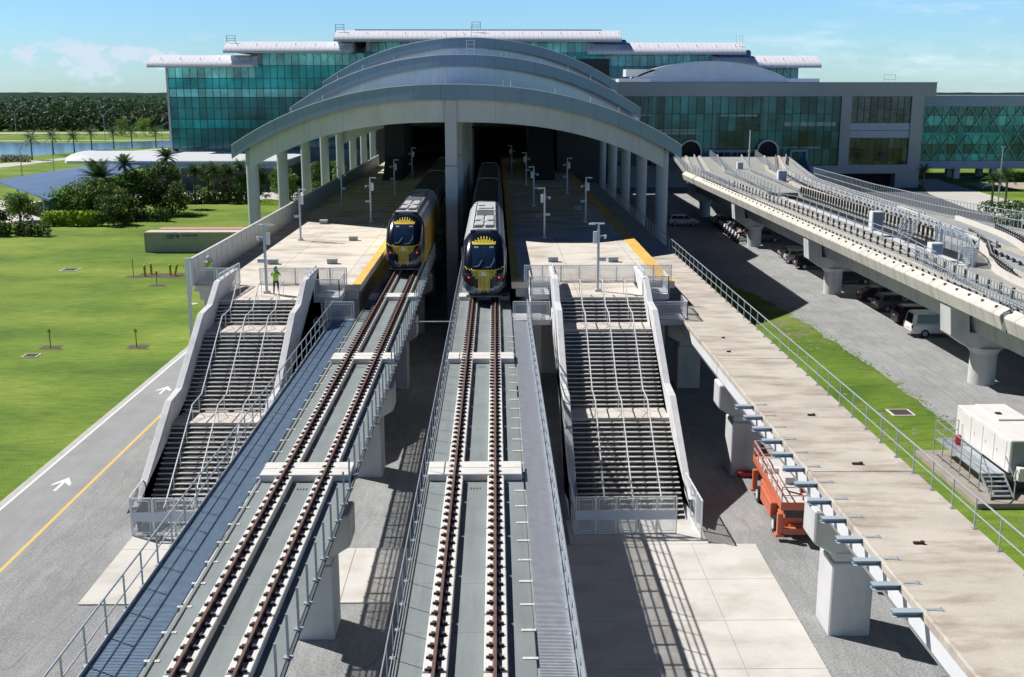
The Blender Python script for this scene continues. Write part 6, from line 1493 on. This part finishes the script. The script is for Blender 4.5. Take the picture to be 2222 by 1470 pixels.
tree('leafy young tree in front of the blue grey canopy at the left edge', -76.2, 178.3, 4.6, 3.2, 'olive', 1.2, seed=9)
tree('dark shrub like tree cut off by the left edge of the picture', -73.9, 163.6, 3.6, 2.5, 'dark', 1.1, seed=10)
palm('big date palm with wide arching fronds rising over the planted bed', -66.0, 186.4, 6.2, 4.2, 44, seed=1, lf=18)
palm('slender palm with small crown right of the big date palm', -61.8, 188.0, 8.6, 2.2, 30, seed=2, lean=-.3)
palm('palm rising above the tall dark trees of the bed', -58.6, 200.0, 8.9, 2.3, 30, seed=3)
for i, (x, y, h, lb) in enumerate([(-56.9, 211.2, 5.6, 'cabbage palm with pale trunk left of the group in front of the pavilion'), (-59.9, 209.6, 5.2, 'low palm at the left end of the group by the pavilion'), (-52.6, 209.0, 6.0, 'cabbage palm in the middle of the group by the pavilion'), (-50.2, 210.4, 5.5, 'cabbage palm second from the right by the pavilion'), (-48.6, 213.0, 6.2, 'cabbage palm nearest the arched roof by the pavilion'), (-54.8, 213, 5.4, 'palm behind the middle of the group by the pavilion')]):
    palm(lb, x, y, h, 2.1, 34, seed=20 + i, lf=12)
for i, (x, y, h, r, lb) in enumerate([(-45.5, 214, 6.8, 2.4, 'dark tree seen between the first canopy columns'), (-42.0, 219, 6.2, 2.3, 'dark tree seen between the second and third canopy columns'), (-36.5, 228, 6.6, 2.0, 'slim tree beyond the third canopy column'), (-33.5, 238, 6.2, 2.2, 'small tree beyond the fourth canopy column')]):
    tree(lb, x, y, h, r, 'dark' if i % 2 == 0 else 'green', 1.1, seed=30 + i)
hedge('bright yellow green croton shrubs along the front of the planted bed', -70.0, -61.4, 172.2, 2.6, 2.3, 'lime', 16, 51, 'shrub_bed', .3)
hedge('clipped dark hedge at the left edge of the lawn', -72.5, -64.4, 159.9, 2.6, 2.0, 'dark', 14, 52, s=.22)
hedge('dark clipped hedge running right of the small dark tree', -59.0, -52.2, 178.6, 2.4, 2.1, 'dark', 13, 53, s=.22)
hedge('green hedge under the cabbage palms by the pavilion', -58.0, -47.2, 207.0, 2.8, 2.3, 'green', 18, 54, s=.24)
hedge('low bright hedge between the first canopy columns', -43.5, -39.5, 204.6, 1.6, .9, 'lime', 4, 55, s=.14)
hedge('brown red shrubs beside the path at the pond', -146, -137, 331, 2.2, 2.2, 'dry', 7, 56, s=.3)
hedge('dark shrubs on the far bank of the pond', -128, -118, 462, 3, 2.6, 'dark', 6, 57, s=.4)
# palms on the bank of the pond
pp = None
for i, (x, y, h) in enumerate([(-140.7, 342, 7.9), (-144.9, 369.3, 7.6), (-137, 366.6, 7.4), (-143.7, 401.3, 7.5), (-139.1, 410.9, 7.4), (-133.5, 414.1, 7.3), (-125.7, 417.4, 7.1)]):
    lb = '%s palm from the left in the row by the pond' % ORD[i].replace('nearest', 'first')
    if pp is None: pp = palm(lb, x, y, 6.2, 3.6, 30, seed=40, lf=9, group='date palms in a row by the pond')
    else: dup(pp, (x, y, 0), i * 1.1, lb, scale=(1, 1, h / 7.9))
tree('pale green tree in front of the woods, left of the lamp', -172, 520, 8.0, 4.5, 'olive', .9, seed=61); tree('pale green tree in front of the woods, right of its twin', -160, 516, 8.6, 4.6, 'olive', .9, seed=62)
for i, (x, y, h) in enumerate([(-147, 560, 13), (-141, 566, 14), (-135, 560, 12)]): palm('%s tall palm before the woods near the glass building' % ORD[i].replace('nearest', 'first'), x, y, h, 3.4, 20, seed=70 + i, lf=6)
palm('dark stubby palm at the corner of the grey building', 90.3, 233.6, 4.0, 2.2, 26, seed=81, lf=10)
palm('left cabbage palm of the pair beyond the guideway', 90.6, 201.2, 4.6, 2.4, 36, seed=82, lf=12); palm('right cabbage palm of the pair beyond the guideway', 95.3, 206, 4.8, 2.5, 36, seed=83, lf=12)
hedge('low green shrubs in front of the bridge piers', 117, 124, 257, 3, 2.2, 'green', 6, 84, s=.25)
# ---------------------------------------------------------------- street lamps
def slamp(label, x, y, h, arm, tilt=0.9, group='street lamps left of the station'):
    t = thing('street_lamp', label, 'street lamp', (x, y, 0), group=group)
    mb = MB(); mb.tube([(0, 0, 0), (0, 0, h * .75)], .13, 8, .09); mb.build('pole', galv(), t)
    mb = MB(); mb.tube([(0, 0, h * .74), (arm * .35, 0, h * .88), (arm, 0, h)], .10, 6); mb.build('arm', galv(), t)
    mb = MB(); mb.box(arm - .2 * (1 if arm > 0 else -1) - .5, arm + .5, -.25, .25, h - .06, h + .12); mb.build('lamp_head', mat('lamp_head', (.55, .58, .6), .4), t)
slamp('street lamp with long slanted arm over the lawn left of the blue canopy', -102, 241.8, 11.0, 3.2); slamp('street lamp with upright arm right of the slanted one', -113, 287.4, 10.0, .6)
slamp('far street lamp by the road at the far left', -234.6, 554, 14, 6); slamp('far street lamp by the road in the middle of the palm row', -160, 463, 14, 4.5); slamp('far street lamp by the road nearest the glass building', -130, 440, 9.5, 6.5)
t = thing('light_mast', 'tall thin mast between the palms beyond the guideway', 'mast', (92.3, 202.4, 0)); mb = MB(); mb.tube([(0, 0, 0), (0, 0, 10.6)], .16, 8, .1); mb.build('pole', galv(), t); mb = MB(); mb.box(-.3, .3, -.1, .1, 10.4, 10.62); mb.build('head', galv(), t)
# ---------------------------------------------------------------- blue grey swooping canopy
t = thing('walkway_canopy', 'blue grey swooping metal canopy on slim columns over the paved walkway at the left', 'canopy')
rows = []
for j in range(17):
    f_ = j / 16; row = []
    for i in range(9):
        g = i / 8; xl = -90 + 2 * f_; xr = -69.6 - 11 * f_; x = xl + (xr - xl) * g
        y = (174 + 27 * (1 - g)) * (1 - f_) + 268 * f_
        z = 3.9 + .9 * (1 - g) ** 2 * (1 - f_) + .5 * f_ + .35 * math.sin(math.pi * g)
        row.append((x, y, z))
    rows.append(row)
mb = MB(); mb.strip2(rows, .28); mb.build('roof', mat('canopy_blue', (.16, .25, .42), .4, metal=.3, var=.08, scale=.5, stain=(.1, .16, .28), stain_amt=.6, stain_scale=(1.2, .12, 1)), t, smooth=60)
for (x, y) in [(-74.0, 183), (-72.5, 190), (-78, 205), (-85, 199), (-82, 220), (-84, 240), (-86, 258)]: mb = MB(); mb.cyl((x, y), .22, 0, 3.95, 10); mb.build('column', colm, t, smooth=50)
mb = MB(); mb.bar((-86, 203, 3.8), (-72, 184, 3.6), .2, .3); mb.build('beam', colm, t)
t = thing('low_railing', 'low pale railing under the blue grey canopy', 'railing')
mb = MB(); mb.bar((-84, 186, 1.0), (-71, 193, 1.0), .06)
for k in range(8): mb.bar((-84 + k * 1.85, 186 + k, 0), (-84 + k * 1.85, 186 + k, 1.0), .06)
mb.build('rails', galv(), t)
hedge('dark green hedge beyond the picket fence of the guideway', 76, 88, 168, 5, 2.4, 'dark', 8, 90, s=.3)
hedge('dark shrubs at the edge of the parking lot near the pair of cabbage palms', 84, 92, 190, 4, 2.0, 'dark', 6, 91, s=.3)

for i, (x, y, h, r, lm, lb) in enumerate([(-55.6, 214.5, 6.8, 2.6, 'green', 'leafy tree behind the cabbage palms, at the left of the pavilion front'), (-51.4, 215.5, 7.2, 2.6, 'dark', 'taller dark tree behind the middle cabbage palms by the pavilion'), (-47.2, 211.0, 5.4, 2.2, 'green', 'leafy tree directly left of the first canopy column'), (-39.5, 214.0, 5.0, 2.0, 'green', 'low leafy tree in the second gap between the canopy columns')]):
    tree(lb, x, y, h, r, lm, 1.1, seed=100 + i)
hedge('green shrubs beyond the third canopy column', -37.5, -31.5, 221, 2.4, 1.6, 'green', 8, 120, s=.2)
